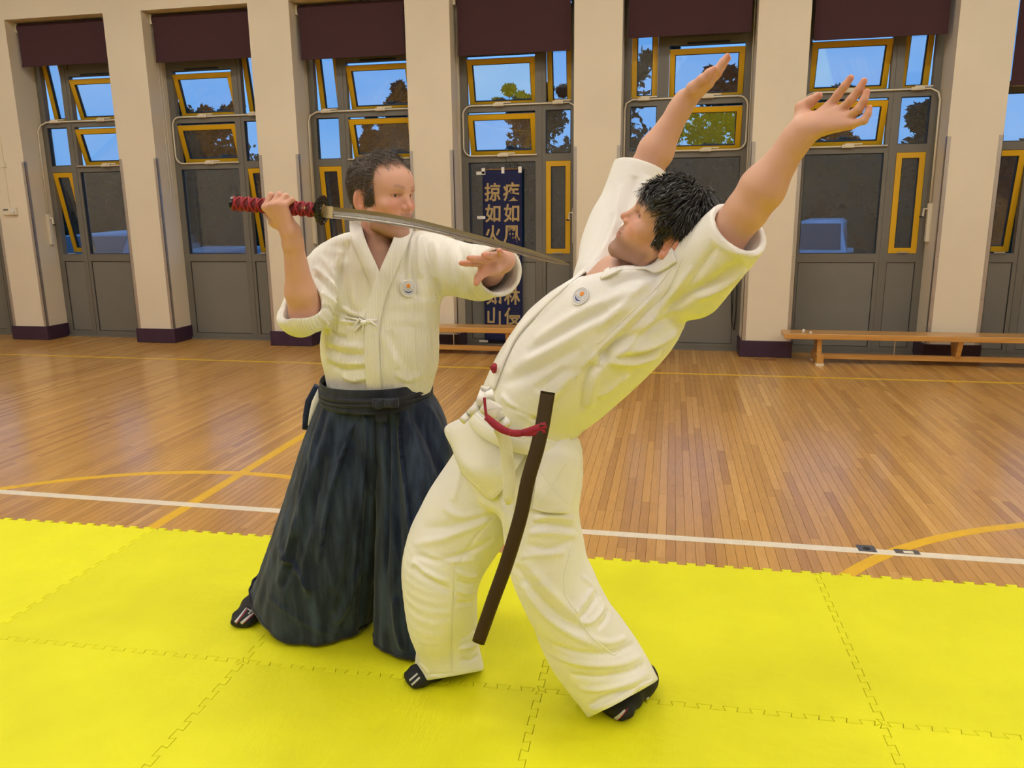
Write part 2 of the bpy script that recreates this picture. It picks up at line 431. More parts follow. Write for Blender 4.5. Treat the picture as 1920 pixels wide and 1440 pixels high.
# ---- windows
ZB, ZP0, ZP1, ZG0, ZG1, ZL0, ZL1, ZU0, ZU1, ZT = 0.0, 0.07, 0.925, 1.01, 1.975, 2.05, 2.485, 2.565, 3.045, 3.61
BLIND = {-5: 3.1, -4: 3.1, -3: 3.13, -2: 3.10, -1: 3.05, 0: 3.008, 1: 3.09, 2: 2.983, 3: 2.52, 4: 3.0}
NTILT = {-4: 6, -3: 11, -2: 9, -1: 6, 0: 0, 1: 0, 2: 0, 3: 8, 4: 0}
def ring(mb, x0, x1, z0, z1, w, y0, y1, mi=0):
    mb.box((x0, y0, z0), (x0 + w, y1, z1), mi).box((x1 - w, y0, z0), (x1, y1, z1), mi)
    mb.box((x0 + w, y0, z0), (x1 - w, y1, z0 + w), mi).box((x0 + w, y0, z1 - w), (x1 - w, y1, z1), mi)
def sash(win, x0, x1, z0, z1, tilt, drop):
    """top-hung yellow sash pushed out at the bottom"""
    hinge = (0, YG + 0.012, z1 - drop)
    def tr(o):
        for v in o.data.vertices:
            q = v.co; dy, dz = q.y - hinge[1], q.z - z1
            ca, sa = math.cos(tilt), math.sin(tilt)
            v.co = (q.x, hinge[1] + dy * ca - dz * sa, hinge[2] + dz * ca + dy * sa)
    mb = MB(); ring(mb, x0, x1, z0, z1, 0.052, YG - 0.004, YG + 0.05)
    s = mb.build('sash', 'yellow_sash', win); tr(s)
    g = MB(); ring(g, x0 + 0.052, x1 - 0.052, z0 + 0.052, z1 - 0.052, 0.008, YG + 0.006, YG + 0.04)
    ring(g, x0 + 0.004, x1 - 0.004, z0 + 0.004, z1 - 0.004, 0.03, YG + 0.05, YG + 0.066)
    tr(g.build('gasket', 'gasket', s))
    pn = MB().box((x0 + 0.052, YG + 0.018, z0 + 0.052), (x1 - 0.052, YG + 0.024, z1 - 0.052)).build('pane', 'window_glass', s); tr(pn)
    return s
num = {-5: 'two bays before the thermostat', -4: 'just before the thermostat pier', -3: 'between thermostat and sword handle bays', -2: 'behind the red sword handle',
       -1: 'behind the swordsman', 0: 'with the blue banner', 1: 'behind the leaning man', 2: 'with a white van outside', 3: 'with the lowest blind', 4: 'past the lowest blind'}
for n, i in enumerate(range(-5, 5)):
    xa, xb = max(pier_x(i) + PW, XL), pier_x(i + 1)
    wide_left = (i % 2 == 0)
    if wide_left: wx0, wx1 = xa + 0.075, xa + 0.803; nx0, nx1 = xa + 0.913, xa + 1.178
    else: wx0, wx1 = xb - 0.803, xb - 0.075; nx0, nx1 = xb - 1.178, xb - 0.913
    win = empty('window_%d' % (n + 1), ((xa + xb) / 2, YG, 0), 'tall grey window with yellow sashes ' + num[i], 'window', kind='structure')
    fr = MB(); y0, y1 = YG, YG + 0.07
    lx0, lx1 = (wx0, wx1) if wide_left else (nx0, nx1)
    rx0, rx1 = (nx0, nx1) if wide_left else (wx0, wx1)
    fr.box((xa, y0, ZB), (lx0, y1, ZT)).box((rx1, y0, ZB), (xb, y1, ZT)).box((lx1, y0, ZB), (rx0, y1, ZT))
    for (a, b_) in ((wx0, wx1), (nx0, nx1)):
        fr.box((a, y0, ZB), (b_, y1, ZP0)).box((a, y0, ZP1), (b_, y1, ZG0)).box((a, y0, ZG1), (b_, y1, ZL0)).box((a, y0, ZL1), (b_, y1, ZU0))
        fr.box((a, y0, 3.53), (b_, y1, ZT))
    fr.box((wx0, y0, ZU1), (wx1, y1, 3.12))
    xm = (lx1 + rx0) / 2
    fr.box((xm - 0.016, y0 - 0.006, ZB + 0.002), (xm + 0.016, y0, ZT - 0.002))
    fr.box((xa, y0 - 0.035, ZB), (xb, y0, 0.022))
    fr.build('frame', 'grey_frame', win)
    for (a, b_) in ((wx0, wx1), (nx0, nx1)):
        pb = MB().box((a + 0.006, y0 + 0.012, ZP0 + 0.006), (b_ - 0.006, y0 + 0.03, ZP1 - 0.006))
        pp = pb.build('panel', 'grey_panel', win)
        g = MB(); ring(g, a, b_, ZP0, ZP1, 0.006, y0 + 0.008, y0 + 0.03); g.build('gasket', 'gasket', pp)
    MB().box((wx0, y0 + 0.012, 3.12), (wx1, y0 + 0.03, 3.53)).build('panel', 'grey_panel', win)
    def fixed(a, b_, z0, z1):
        pn = MB().box((a + 0.005, y0 + 0.028, z0 + 0.005), (b_ - 0.005, y0 + 0.034, z1 - 0.005)).build('pane', 'window_glass', win)
        g = MB(); ring(g, a, b_, z0, z1, 0.007, y0 + 0.01, y0 + 0.045); g.build('gasket', 'gasket', pn)
    fixed(wx0, wx1, ZG0, ZG1); fixed(nx0, nx1, ZL0, ZL1)
    tl = {1: 12}.get(i, 16)
    for (z0, z1, a, b_, t_, d_) in ((ZL0, ZL1, wx0, wx1, tl, 0.022), (ZU0, ZU1, wx0, wx1, tl, 0.03), (ZU0, 3.53, nx0, nx1, 9 if i != 1 else 4, 0.03), (ZG0, ZG1, nx0, nx1, NTILT.get(i, 0), 0.0)):
        s = sash(win, a + 0.003, b_ - 0.003, z0 + 0.003, z1 - 0.003, math.radians(t_), d_ if t_ else 0)
    hb = MB().box((wx0 + 0.17, y0 - 0.012, ZU1 + 0.004), (wx1 - 0.15, y0, ZU1 + 0.022)); hb.build('trickle_vent', 'black_rubber', win)
    h = MB().box(((nx0 + nx1) / 2 - 0.05, y0 - 0.018, ZG0 + 0.004), ((nx0 + nx1) / 2 + 0.05, y0 - 0.004, ZG0 + 0.016)); h.build('catch', 'steel', win)
    # winding gear: conduit, actuators, winder box
    if i <= 3 and i >= -4:
        op = empty('window_opener', ((xa + xb) / 2, YG, 1.1), 'cream conduit and winding gear on the window ' + num[i], 'window opener', 'window winding gear')
        s = 1 if wide_left else -1
        xn = xb if wide_left else xa            # narrow side
        xw = xa + 0.032 if wide_left else xb - 0.032
        yc = YG - 0.018
        zt, zl = 2.548, 2.04
        arc = lambda cx, cz, r, a0, a1: [(cx + r * math.cos(a), yc, cz + r * math.sin(a)) for a in np.linspace(a0, a1, 7)]
        path = [(xn - s * 0.02, YG - 0.10, 1.50), (xn - s * 0.02, YG - 0.09, 2.44)]
        path += [(xn - s * 0.03, YG - 0.05, 2.51), (xn - s * 0.09, yc, zt)]
        r = 0.09
        a0, a1 = (math.pi / 2, math.pi) if s > 0 else (math.pi / 2, 0)
        path += [(xw + s * r, yc, zt)] + arc(xw + s * r, zt - r, r, a0, a1)
        b0, b1 = (math.pi, 1.5 * math.pi) if s > 0 else (0, -math.pi / 2)
        path += arc(xw + s * r, zl + r, r, b0, b1) + [((wx1 if s > 0 else wx0) + s * 0.02, yc, zl)]
        MB().tube(path, 0.0085, 8).build('conduit', 'white_plastic', op, smooth=True)
        for (xc, zc) in (((wx0 + wx1) / 2 - 0.02 * s, zt + 0.004), ((wx0 + wx1) / 2 + 0.02, zl + 0.004), ((nx0 + nx1) / 2, zt + 0.004)):
            ab = MB().box((xc - 0.055, yc - 0.024, zc - 0.016), (xc + 0.055, yc + 0.017, zc + 0.012))
            ab.box((xc - 0.03, yc - 0.03, zc - 0.008), (xc + 0.03, yc - 0.02, zc + 0.024)).box((xc - 0.01, yc - 0.014, zc + 0.012), (xc + 0.13 * (1 if R.random() < .5 else 1), yc - 0.002, zc + 0.024))
            ab.build('actuator', 'white_plastic', op)
        xr_ = xn - s * 0.018
        MB().box((xr_ - 0.018, YG - 0.125, 1.13), (xr_ + 0.018, YG - 0.075, 1.49)).build('winder_box', 'white_plastic', op, bevel=0.004)
        hd = MB().tube([(xr_ - s * 0.018, YG - 0.1, 1.44), (xr_ - s * 0.05, YG - 0.1, 1.44), (xr_ - s * 0.055, YG - 0.1, 1.37)], 0.009, 8)
        hd.tube([(xr_ - s * 0.05, YG - 0.1, 1.366), (xr_ - s * 0.085, YG - 0.1, 1.366)], 0.008, 8, 1)
        hd.build('winder_handle', ['white_plastic', 'black_rubber'], op)
    # roller blind
    if i >= -4:
        zb = BLIND[i]
        bl = empty('roller_blind', ((xa + xb) / 2, 8.28, zb), 'dark plum roller blind over the window ' + num[i], 'blind', 'plum roller blinds')
        MB().tube([(xa + 0.035, 8.285, 3.545), (xb - 0.035, 8.285, 3.545)], 0.048, 20).build('roller', 'blind_fabric', bl, smooth=False)
        MB().box((xa + 0.05, 8.236, zb + 0.02), (xb - 0.05, 8.2385, 3.56)).build('fabric', 'blind_fabric', bl)
        MB().box((xa + 0.05, 8.231, zb), (xb - 0.05, 8.243, zb + 0.03)).build('bottom_bar', 'blind_fabric', bl)
        MB().box((xa + 0.004, 8.25, 3.50), (xa + 0.03, 8.33, 3.60)).build('bracket', 'white_plastic', bl); MB().box((xb - 0.03, 8.25, 3.50), (xb - 0.004, 8.33, 3.60)).build('bracket', 'white_plastic', bl)
        xs = (xa + 0.02) if wide_left else (xb - 0.02)
        ch = MB().tube([(xs, 8.30, 3.54), (xs, 8.30, 1.62), (xs, 8.325, 1.60), (xs, 8.345, 1.62), (xs, 8.345, 3.54)], 0.0022, 6); ch.build('chain', 'white_plastic', bl)

# ---- wall bits
th = empty('thermostat', (-7.65, YW, 1.52), 'small white thermostat with dial on a pier', 'thermostat')
MB().box((-7.745, YW - 0.032, 1.485), (-7.565, YW, 1.57)).build('housing', 'white_plastic', th, bevel=0.006)
MB().tube([(-7.60, YW - 0.034, 1.53), (-7.60, YW - 0.046, 1.53)], 0.022, 16).build('dial', 'white_tape', th)
MB().box((-7.735, YW - 0.034, 1.535), (-7.67, YW - 0.031, 1.555)).build('scale_window', 'screw_metal', th)
MB().box((-7.672, YW - 0.010, 1.57), (-7.658, YW, 3.6)).box((-7.69, YW - 0.02, 2.03), (-7.64, YW, 2.09)).build('cable_trunking', 'white_plastic', th)
cb = MB().tube([(0.62, YG - 0.02, 1.0), (0.615, YG - 0.03, 0.6), (0.63, YG - 0.03, 0.30), (0.655, YG - 0.03, 0.22), (0.665, YG - 0.02, 0.4), (0.66, YG - 0.02, 1.0)], 0.006, 8)
tag(cb.build('cable', 'black_rubber', None, smooth=True), 'thin black cable hanging on the frame behind the leaning man', 'cable')
fs = MB().box((0.835, 3.405, 0.0), (0.91, 3.475, 0.0012)).tube([(0.873, 3.438, 0.0012), (0.873, 3.438, 0.0022)], 0.016, 16, 1)
tag(fs.build('floor_socket', ['screw_metal', 'gasket']), 'dark round-holed metal floor socket on the white line', 'floor socket', 'floor sockets')
fs = MB().box((0.985, 3.41, 0.0), (1.085, 3.455, 0.0012)).box((1.02, 3.415, 0.0012), (1.06, 3.44, 0.002), 1)
tag(fs.build('floor_socket', ['screw_metal', 'line_white']), 'scratched metal floor plate beside the yellow arc', 'floor socket', 'floor sockets')
fh = MB().box((0.83, 7.94, 0.0), (1.02, 8.02, 0.0015)); ring(fh, 0.82, 1.03, 7.93, 8.03, 0.001, 0, 0.0001)
tag(MB().box((0.83, 7.93, 0.0), (1.03, 8.03, 0.0015)).build('floor_hatch', 'floor_base'), 'small dark floor hatch in front of a purple plinth', 'hatch')

# ---- ceiling lights
LAMPS = [(x, y) for x in (-8.0, -4.6, -1.2, 2.2, 5.2) for y in (-4.2, -0.8, 2.2, 5.2)]
lm = bpy.data.materials.new('lamp_diffuser'); lm.use_nodes = True
b_ = lm.node_tree.nodes['Principled BSDF']; b_.inputs['Base Color'].default_value = (0.9, 0.9, 0.88, 1)
b_.inputs['Emission Color'].default_value = (1.0, 0.965, 0.91, 1); b_.inputs['Emission Strength'].default_value = LAMP_POWER
MATS['lamp_diffuser'] = lm
for k, (x, y) in enumerate(LAMPS):
    L = empty('ceiling_light', (x, y, ZC - 0.06), 'ceiling light panel, %s row from the windows, %s from the thermostat side' % ({5.2: 'first', 2.2: 'second', -0.8: 'third', -4.2: 'fourth'}[y], {-8.0: 'first', -4.6: 'second', -1.2: 'third', 2.2: 'fourth', 5.2: 'fifth'}[x]), 'light', 'ceiling light panels')
    MB().box((x - 0.62, y - 0.22, ZC - 0.05), (x + 0.62, y + 0.22, ZC - 0.001)).build('housing', 'white_tape', L)
    MB().box((x - 0.59, y - 0.19, ZC - 0.06), (x + 0.59, y + 0.19, ZC - 0.05)).build('diffuser', 'lamp_diffuser', L)

# ---- benches
def wood(name, c1, c2):
    m = mat(name, c1, 0.35, var=0.5, vscale=3.0, col2=c2, coat=0.3)
    t = m.node_tree
    nn = [q for q in t.nodes if q.type == 'TEX_NOISE'][0]; c = [q for q in t.nodes if q.type == 'TEX_COORD'][0]
    mpn = N(t, 'ShaderNodeMapping'); mpn.inputs['Scale'].default_value = (1, 12, 22); t.links.new(c.outputs['Object'], mpn.inputs[0]); t.links.new(mpn.outputs[0], nn.inputs['Vector'])
wood('bench_wood', (0.60, 0.33, 0.085), (0.47, 0.22, 0.05))
def bench(x0, x1, yf, label, legs, ends):
    b = empty('gym_bench', ((x0 + x1) / 2, yf + 0.14, 0), label, 'bench', 'wooden gym benches')
    MB().box((x0, yf, 0.245), (x1, yf + 0.27, 0.298)).build('seat', 'bench_wood', b, bevel=0.006)
    MB().box((x0 + 0.3, yf + 0.10, 0.045), (x1 - 0.3, yf + 0.15, 0.095)).build('balance_beam', 'bench_wood', b, bevel=0.004)
    for x in legs:
        MB().prism([(yf + 0.02, 0.245), (yf + 0.25, 0.245), (yf + 0.19, 0.09), (yf + 0.07, 0.09)], 'x', x - 0.022, x + 0.022).build('leg', 'bench_wood', b, bevel=0.003)
    for x in ends:
        MB().prism([(yf + 0.05, 0.245), (yf + 0.22, 0.245), (yf + 0.22, 0.10), (yf + 0.05, 0.10)], 'x', x - 0.022, x + 0.022).build('leg', 'bench_wood', b, bevel=0.003)
        ft = MB().box((x - 0.032, yf - 0.03, 0.02), (x + 0.032, yf + 0.30, 0.105)).build('foot', 'bench_wood', b, bevel=0.005)
        MB().box((x - 0.036, yf - 0.035, 0.0), (x + 0.036, yf + 0.03, 0.022)).box((x - 0.036, yf + 0.24, 0.0), (x + 0.036, yf + 0.305, 0.022)).build('rubber_pad', 'white_plastic', ft)
    MB().tube([((x0 + x1) / 2 - 0.6, yf + 0.14, 0.094), ((x0 + x1) / 2 - 0.6, yf + 0.14, 0.246)], 0.006, 8).build('brace_rod', 'steel', b)
    return b
bench(1.07, 4.3, 7.75, 'long low wooden bench below the window with the van', [2.62], [1.40, 3.97])
bench(-3.23, -0.03, 7.75, 'low wooden bench between the two men, in front of the blue banner', [-1.63], [-2.90, -0.36])
for k, (x, y, r_, h_, l_) in enumerate(((1.255, 7.86, 0.012, 0.028, 'small upright white plug on the bench end'), (1.31, 7.80, 0.013, 0.016, 'small squat white plug on the bench end'))):
    tag(MB().tube([(x, y, 0.2985), (x, y, 0.2985 + h_ * .8), (x, y, 0.2985 + h_)], [r_, r_, r_ * .8], 14).build('white_plug', 'white_tape', None), l_, 'plug', 'plugs on the bench')

# ---- banner
mat('banner_cloth', (0.006, 0.010, 0.065), 0.85, var=0.2, vscale=12)
mat('banner_ink', (0.42, 0.31, 0.14), 0.8)
ban = empty('hanging_banner', (-1.8, 8.42, 0.1), 'long dark blue banner with two columns of gold characters', 'banner')
def banner():
    x0, x1, z0, z1 = -2.015, -1.585, 0.04, 1.885; nx_, nz_ = 14, 40; v = []; yb = 8.425
    for jz in range(nz_ + 1):
        for ix in range(nx_ + 1):
            u, w = ix / nx_, jz / nz_; z = z1 + (z0 - z1) * w
            v.append((x0 + (x1 - x0) * u - 0.008 * w, yb + 0.004 * math.sin(u * 9 + 2 * w) * (0.4 + w), z))
    f = [(j * (nx_ + 1) + i, j * (nx_ + 1) + i + 1, (j + 1) * (nx_ + 1) + i + 1, (j + 1) * (nx_ + 1) + i) for j in range(nz_) for i in range(nx_)]
    o = link('cloth', arr_mesh('cloth', v, f), 'banner_cloth', ban, True)
    md = o.modifiers.new('thick', 'SOLIDIFY'); md.thickness = 0.002
    cols = [(-1.700, '疾如風徐如林侵'), (-1.905, '掠如火不動如山')]
    zs = np.linspace(1.665, 0.335, 7)
    for xc, s in cols:
        for ch, zc in zip(s, zs):
            cu = bpy.data.curves.new('character', 'FONT'); cu.body = ch; cu.size = 0.185; cu.align_x = 'CENTER'; cu.align_y = 'CENTER'
            cu.extrude = 0.0008; cu.offset = 0.0040; cu.resolution_u = 3
            t = bpy.data.objects.new('tmp', cu); COL.objects.link(t)
            dg = bpy.context.evaluated_depsgraph_get(); me = bpy.data.meshes.new_from_object(t.evaluated_get(dg))
            bpy.data.objects.remove(t, do_unlink=True)
            xs = [q.co.x for q in me.vertices]; ys = [q.co.y for q in me.vertices]
            if not xs: continue
            cx, cy = (min(xs) + max(xs)) / 2, (min(ys) + max(ys)) / 2
            for q in me.vertices:
                a, b2, c = q.co; zz = zc + (b2 - cy) * 1.08; q.co = (xc + (a - cx) * 0.98 + 0.02 * (b2 - cy) - 0.004 * (1.9 - zc), 8.4195 - c * 1.0, zz)
            me.materials.clear()
            link('character', me, 'banner_ink', ban)
    MB().tube([(x0 - 0.006, yb - 0.002, z1 + 0.012), (x1 + 0.006, yb - 0.002, z1 + 0.012)], 0.006, 8).build('rod', 'floor_base', ban)
    MB().tube([(x0 + 0.02, yb, z1 + 0.018), (-1.89, yb, 2.01)], 0.002, 6).build('cord', 'black_rubber', ban)
    MB().tube([(x1 - 0.02, yb, z1 + 0.018), (-1.72, yb, 2.01)], 0.002, 6).build('cord', 'black_rubber', ban)
    MB().tube([(-1.76, yb, 2.02), (-1.745, yb - 0.01, 1.95), (-1.74, yb - 0.01, 1.93)], [0.002, 0.004, 0.008], 6).build('cord', 'black_rubber', ban)
    for (x, z, w, h) in ((x0 + 0.012, 1.885, 0.018, 0.03), (-1.79, 1.887, 0.016, 0.032), (x1 - 0.02, 1.89, 0.018, 0.032), (x0 - 0.015, 1.862, 0.05, 0.017), (x0 - 0.02, 1.40, 0.045, 0.015), (x0 - 0.025, 0.53, 0.045, 0.016), (x0 - 0.02, 0.05, 0.05, 0.012)):
        MB().box((x - w, yb - 0.0095, z - h), (x + w, yb - 0.0075, z + h)).build('tape', 'white_tape', ban)
banner()
# ================================================================== OUTSIDE
mat('asphalt', (0.05, 0.052, 0.056), 0.9, var=0.3, vscale=1)
mat('leaf_dark', (0.020, 0.040, 0.034), 0.9, spec=0.15, var=0.3, vscale=2, col2=(0.030, 0.034, 0.014))
mat('leaf_brown', (0.050, 0.040, 0.022), 0.9, spec=0.15, var=0.5, vscale=2, col2=(0.020, 0.034, 0.018))
mat('bark', (0.03, 0.024, 0.018), 0.9)
mat('van_paint', (0.42, 0.45, 0.50), 0.4)
mat('car_silver', (0.24, 0.26, 0.31), 0.4)
mat('car_blue', (0.03, 0.10, 0.36), 0.35)
mat('car_dark', (0.07, 0.08, 0.11), 0.35)
mat('car_glass', (0.015, 0.02, 0.025), 0.05, spec=0.8)
mat('tyre', (0.012, 0.012, 0.012), 0.8)
gz_ = lambda x: -0.40 - 0.05 * (x + 12)
tag(MB().add([(-60, 8.62, gz_(-60)), (50, 8.62, gz_(50)), (50, 80, gz_(50)), (-60, 80, gz_(-60)), (-60, 8.62, -5), (50, 8.62, -5), (50, 80, -5), (-60, 80, -5)], [(0, 1, 2, 3), (7, 6, 5, 4), (0, 4, 5, 1), (1, 5, 6, 2), (2, 6, 7, 3), (3, 7, 4, 0)]).build('ground', 'asphalt'), 'dark tarmac car park outside the windows', 'ground', kind='structure')
def leaves(centres, n, size, seed, name, m, parent):
    r = np.random.RandomState(seed)
    C = np.array([c[:3] for c in centres]); Rr = np.array([c[3] for c in centres])
    k = r.randint(0, len(C), n); d = r.normal(size=(n, 3)); d /= np.linalg.norm(d, axis=1)[:, None]
    p = C[k] + d * (Rr[k] * r.uniform(0.55, 1.08, n))[:, None] * np.array([1, 1, 0.85])
    a = r.normal(size=(n, 3)); a /= np.linalg.norm(a, axis=1)[:, None]
    b = np.cross(a, r.normal(size=(n, 3))); b /= np.linalg.norm(b, axis=1)[:, None]
    s = size * r.uniform(0.6, 1.3, n)[:, None]
    v = np.stack([p - a * s, p + b * s * .5, p + a * s, p - b * s * .5], 1).reshape(-1, 3)
    f = np.arange(4 * n).reshape(n, 4)
    return link(name, arr_mesh(name, v, f), m, parent)
def tree(x, y, h, w, n, seed, m, label, size=0.10):
    t = empty('tree', (x, y, gz_(x)), label, 'tree', 'trees beyond the car park')
    r = random.Random(seed)
    MB().tube([(x, y, gz_(x)), (x + .1, y, h * 0.3), (x, y + .1, h * 0.7)], [0.2, 0.14, 0.05], 8).build('trunk', 'bark', t)
    cs = []
    for q in range(26):
        a = r.uniform(0, 6.28); zz = r.uniform(0.18, 1.0); rr = w * (1.0 - abs(zz - 0.5) * 1.25) * r.uniform(0.2, 0.95)
        cs.append((x + rr * math.cos(a), y + rr * math.sin(a), h * zz, w * r.uniform(0.22, 0.4)))
    for q in range(14):
        a = r.uniform(0, 6.28); cs.append((x + w * 0.8 * math.cos(a) * r.random(), y + w * .5 * math.sin(a), h * r.uniform(0.9, 1.08), w * 0.12))
    leaves(cs, n, size, seed, 'crown', m, t)
for k, (x, y, h, w, m, l) in enumerate((
        (-26.5, 26, 5.2, 2.2, 'leaf_dark', 'dark tree seen through the thermostat window'),
        (-21.9, 29, 4.4, 2.3, 'leaf_dark', 'dark bushy tree outside before the sword handle window'),
        (-17.3, 27, 4.5, 2.9, 'leaf_brown', 'brownish tree seen in the window above the sword handle'),
        (-12.6, 30, 4.4, 1.6, 'leaf_dark', 'small dark tree behind the swordsman window'),
        (-8.9, 26, 4.6, 1.8, 'leaf_brown', 'brown-leaved tree seen above the swordsman head'),
        (-5.3, 27, 5.0, 2.3, 'leaf_brown', 'brown-leaved tree seen through the banner window'),
        (-1.9, 25, 5.4, 2.6, 'leaf_brown', 'large tree filling the window behind the leaning man'),
        (2.0, 26, 5.2, 2.4, 'leaf_brown', 'brown-leaved tree hidden by the pier near the raised hand'),
        (5.3, 30, 4.6, 1.7, 'leaf_dark', 'dark tree seen past the raised near hand'),
        (8.7, 28, 4.4, 1.2, 'leaf_dark', 'small pointed tree in the window with the van'),
        (12.0, 27, 5.0, 2.6, 'leaf_brown', 'tree seen through the window with the lowest blind'))):
    kf = 39.5 / y
    tree(x * kf, 39.5 + 5.0 * (k % 2), 1.457 + (h * 1.22 - 1.457) * kf * 0.86, w * kf * 0.84, 7000, 40 + k, m, l, 0.2)
hd = empty('hedge', (0, 34.7, -1.0), 'long dark hedge along the car park', 'hedge')
cs = [(-34 + 0.55 * k + R.uniform(-.2, .2), 34.6 + R.uniform(-.4, .4), zz + R.uniform(-.15, .2), 0.85) for k in range(116) for zz in (-1.0, 0.1, 1.2, 2.2, 3.1)]
leaves(cs, 34000, 0.15, 5, 'hedge_leaves', 'leaf_dark', hd)['kind'] = 'stuff'
MB().box((-34, 34.3, -2.6), (30, 35.2, 3.65)).build('hedge_core', 'leaf_dark', hd)
def car(x, y, rot, prof, glassz, L, Wd, m, label, name='car'):
    """side profile (along, height) skinned over the width with tumblehome, windows and wheels"""
    z0 = gz_(x)
    c = empty(name, (x, y, z0), label, 'car' if name == 'car' else 'van')
    ca, sa = math.cos(rot), math.sin(rot)
    T = lambda a, b, z: (x + ca * a - sa * b, y + sa * a + ca * b, z + z0)
    n = len(prof); v = []
    for s in (-1, 1):
        for a, z in prof: v.append(T(a, s * (Wd / 2) * (1.0 if z < glassz else 1.0 - 0.17 * (z - glassz) / 0.6), z))
    me = bpy.data.meshes.new('body'); me.from_pydata(v, [], [tuple(range(n))[::-1], tuple(range(n, 2 * n))] + [(i, (i + 1) % n, n + (i + 1) % n, n + i) for i in range(n)])
    bm = bmesh.new(); bm.from_mesh(me); bmesh.ops.recalc_face_normals(bm, faces=bm.faces[:])
    bmesh.ops.bevel(bm, geom=bm.edges[:], offset=0.07, segments=3, affect='EDGES', clamp_overlap=True); bm.to_mesh(me); bm.free()
    link('body', me, m, c, True)
    top = [q for q in prof if q[1] > glassz + 0.02]; zt = max(q[1] for q in top)
    xs = [q[0] for q in top]
    # windscreen, rear screen and side glass sit just proud of the body
    fr = [q for q in prof if abs(q[1] - glassz) < 0.03]; fx = max(q[0] for q in fr); rx = min(q[0] for q in fr)
    tx1 = max(q[0] for q in top if q[1] > zt - 0.12); tx0 = min(q[0] for q in top if q[1] > zt - 0.12)
    for (b0, t0, sg, nm) in ((fx, tx1, 1, 'windscreen'), (rx, tx0, -1, 'rear_screen')):
        g = MB(); q = []
        for (u, k) in ((0.12, 0.80), (0.88, 0.72)):
            xx = b0 + (t0 - b0) * u + sg * 0.012; zz = glassz + (zt - glassz) * u * 0.97 + 0.012
            q += [T(xx, -Wd / 2 * k, zz), T(xx, Wd / 2 * k, zz)]
        q2 = [tuple(np.array(p_) + np.array([ca * sg, sa * sg, 0.6]) * 0.012) for p_ in q]
        g.add(q + q2, [(0, 1, 3, 2), (4, 6, 7, 5), (0, 4, 5, 1), (2, 3, 7, 6), (0, 2, 6, 4), (1, 5, 7, 3)]); g.build(nm, 'car_glass', c)
    for s in (-1, 1):
        g = MB(); xa_, xb_ = rx + 0.25, fx - 0.3
        for (u0, u1) in ((0.02, 0.48), (0.53, 0.98)):
            pts = []
            for (u, zz, k) in ((u0, glassz + 0.05, 1.0), (u1, glassz + 0.05, 1.0), (min(u1, 0.80), zt - 0.12, 0.86), (max(u0, 0.12), zt - 0.12, 0.86)):
                for e in (0.0, 0.014): pts.append(T(xa_ + (xb_ - xa_) * u, s * (Wd / 2 * k + 0.004 + e), zz))
            g.add(pts, [(0, 2, 4, 6), (1, 7, 5, 3), (0, 1, 3, 2), (2, 3, 5, 4), (4, 5, 7, 6), (6, 7, 1, 0)])
        g.build('side_windows', 'car_glass', c)
    for a in (L * 0.31, -L * 0.30):
        for s in (-1, 1):
            w = MB().tube([T(a, s * (Wd / 2 - 0.19), 0.32), T(a, s * (Wd / 2 + 0.01), 0.32)], 0.32, 22)
            w.tube([T(a, s * (Wd / 2 + 0.0), 0.32), T(a, s * (Wd / 2 + 0.022), 0.32)], 0.2, 16, 1); w.build('wheel', ['tyre', 'steel'], c)
    for s in (-1, 1):
        MB().obox(T(L / 2 - 0.06, s * Wd * 0.36, 0.66), np.array([ca, sa, 0]) * 0.05, np.array([-sa, ca, 0]) * 0.16, (0, 0, 0.07)).build('headlamp', 'white_tape', c)
        MB().obox(T(fx - 0.35, s * (Wd / 2 + 0.09), glassz + 0.12), np.array([ca, sa, 0]) * 0.05, np.array([-sa, ca, 0]) * 0.1, (0, 0, 0.07)).build('mirror', m, c)
    MB().obox(T(L / 2 - 0.01, 0, 0.42), np.array([ca, sa, 0]) * 0.02, np.array([-sa, ca, 0]) * 0.26, (0, 0, 0.06)).build('number_plate', 'white_tape', c)
hatch = [(-2.05, 0.22), (2.05, 0.22), (2.1, 0.55), (2.0, 0.74), (1.15, 0.95), (0.35, 1.42), (-0.9, 1.48), (-1.75, 1.25), (-2.02, 0.95), (-2.1, 0.6)]
estate = [(-2.2, 0.25), (2.15, 0.25), (2.2, 0.6), (2.1, 0.82), (1.2, 1.0), (0.5, 1.58), (-1.5, 1.64), (-2.05, 1.1), (-2.2, 1.0), (-2.25, 0.65)]
van = [(-2.6, 0.3), (2.5, 0.3), (2.55, 0.75), (2.4, 1.05), (1.75, 1.22), (0.95, 2.28), (-2.55, 2.35), (-2.6, 1.22)]
car(5.15, 30.0, -math.pi / 2 - 0.25, van, 1.22, 5.1, 1.95, 'van_paint', 'white van parked outside behind a dark car', 'van')
car(3.95, 19.0, -math.pi / 2 - 0.2, hatch, 0.95, 4.2, 1.75, 'car_dark', 'dark car parked in front of the white van')
car(-10.6, 13.6, -math.pi / 2 + 0.1, estate, 1.0, 4.4, 1.8, 'car_silver', 'silver car outside, seen through the windows before the sword handle')
car(-8.0, 13.0, -math.pi / 2 + 0.1, hatch, 0.95, 4.2, 1.75, 'car_dark', 'dark car outside, next to the silver car')
car(-13.4, 12.9, -math.pi / 2 + 0.25, hatch, 0.95, 4.2, 1.75, 'car_blue', 'blue car outside the thermostat window')
car(-2.35, 16.4, -math.pi / 2, hatch, 0.95, 4.2, 1.75, 'car_silver', 'pale car outside, seen beside the blue banner')
car(6.7, 19.5, -math.pi / 2, estate, 1.0, 4.4, 1.8, 'car_dark', 'dark car outside the window with the lowest blind')
car(-5.4, 14.0, -math.pi / 2, hatch, 0.95, 4.2, 1.75, 'car_blue', 'blue car outside behind the sword handle')
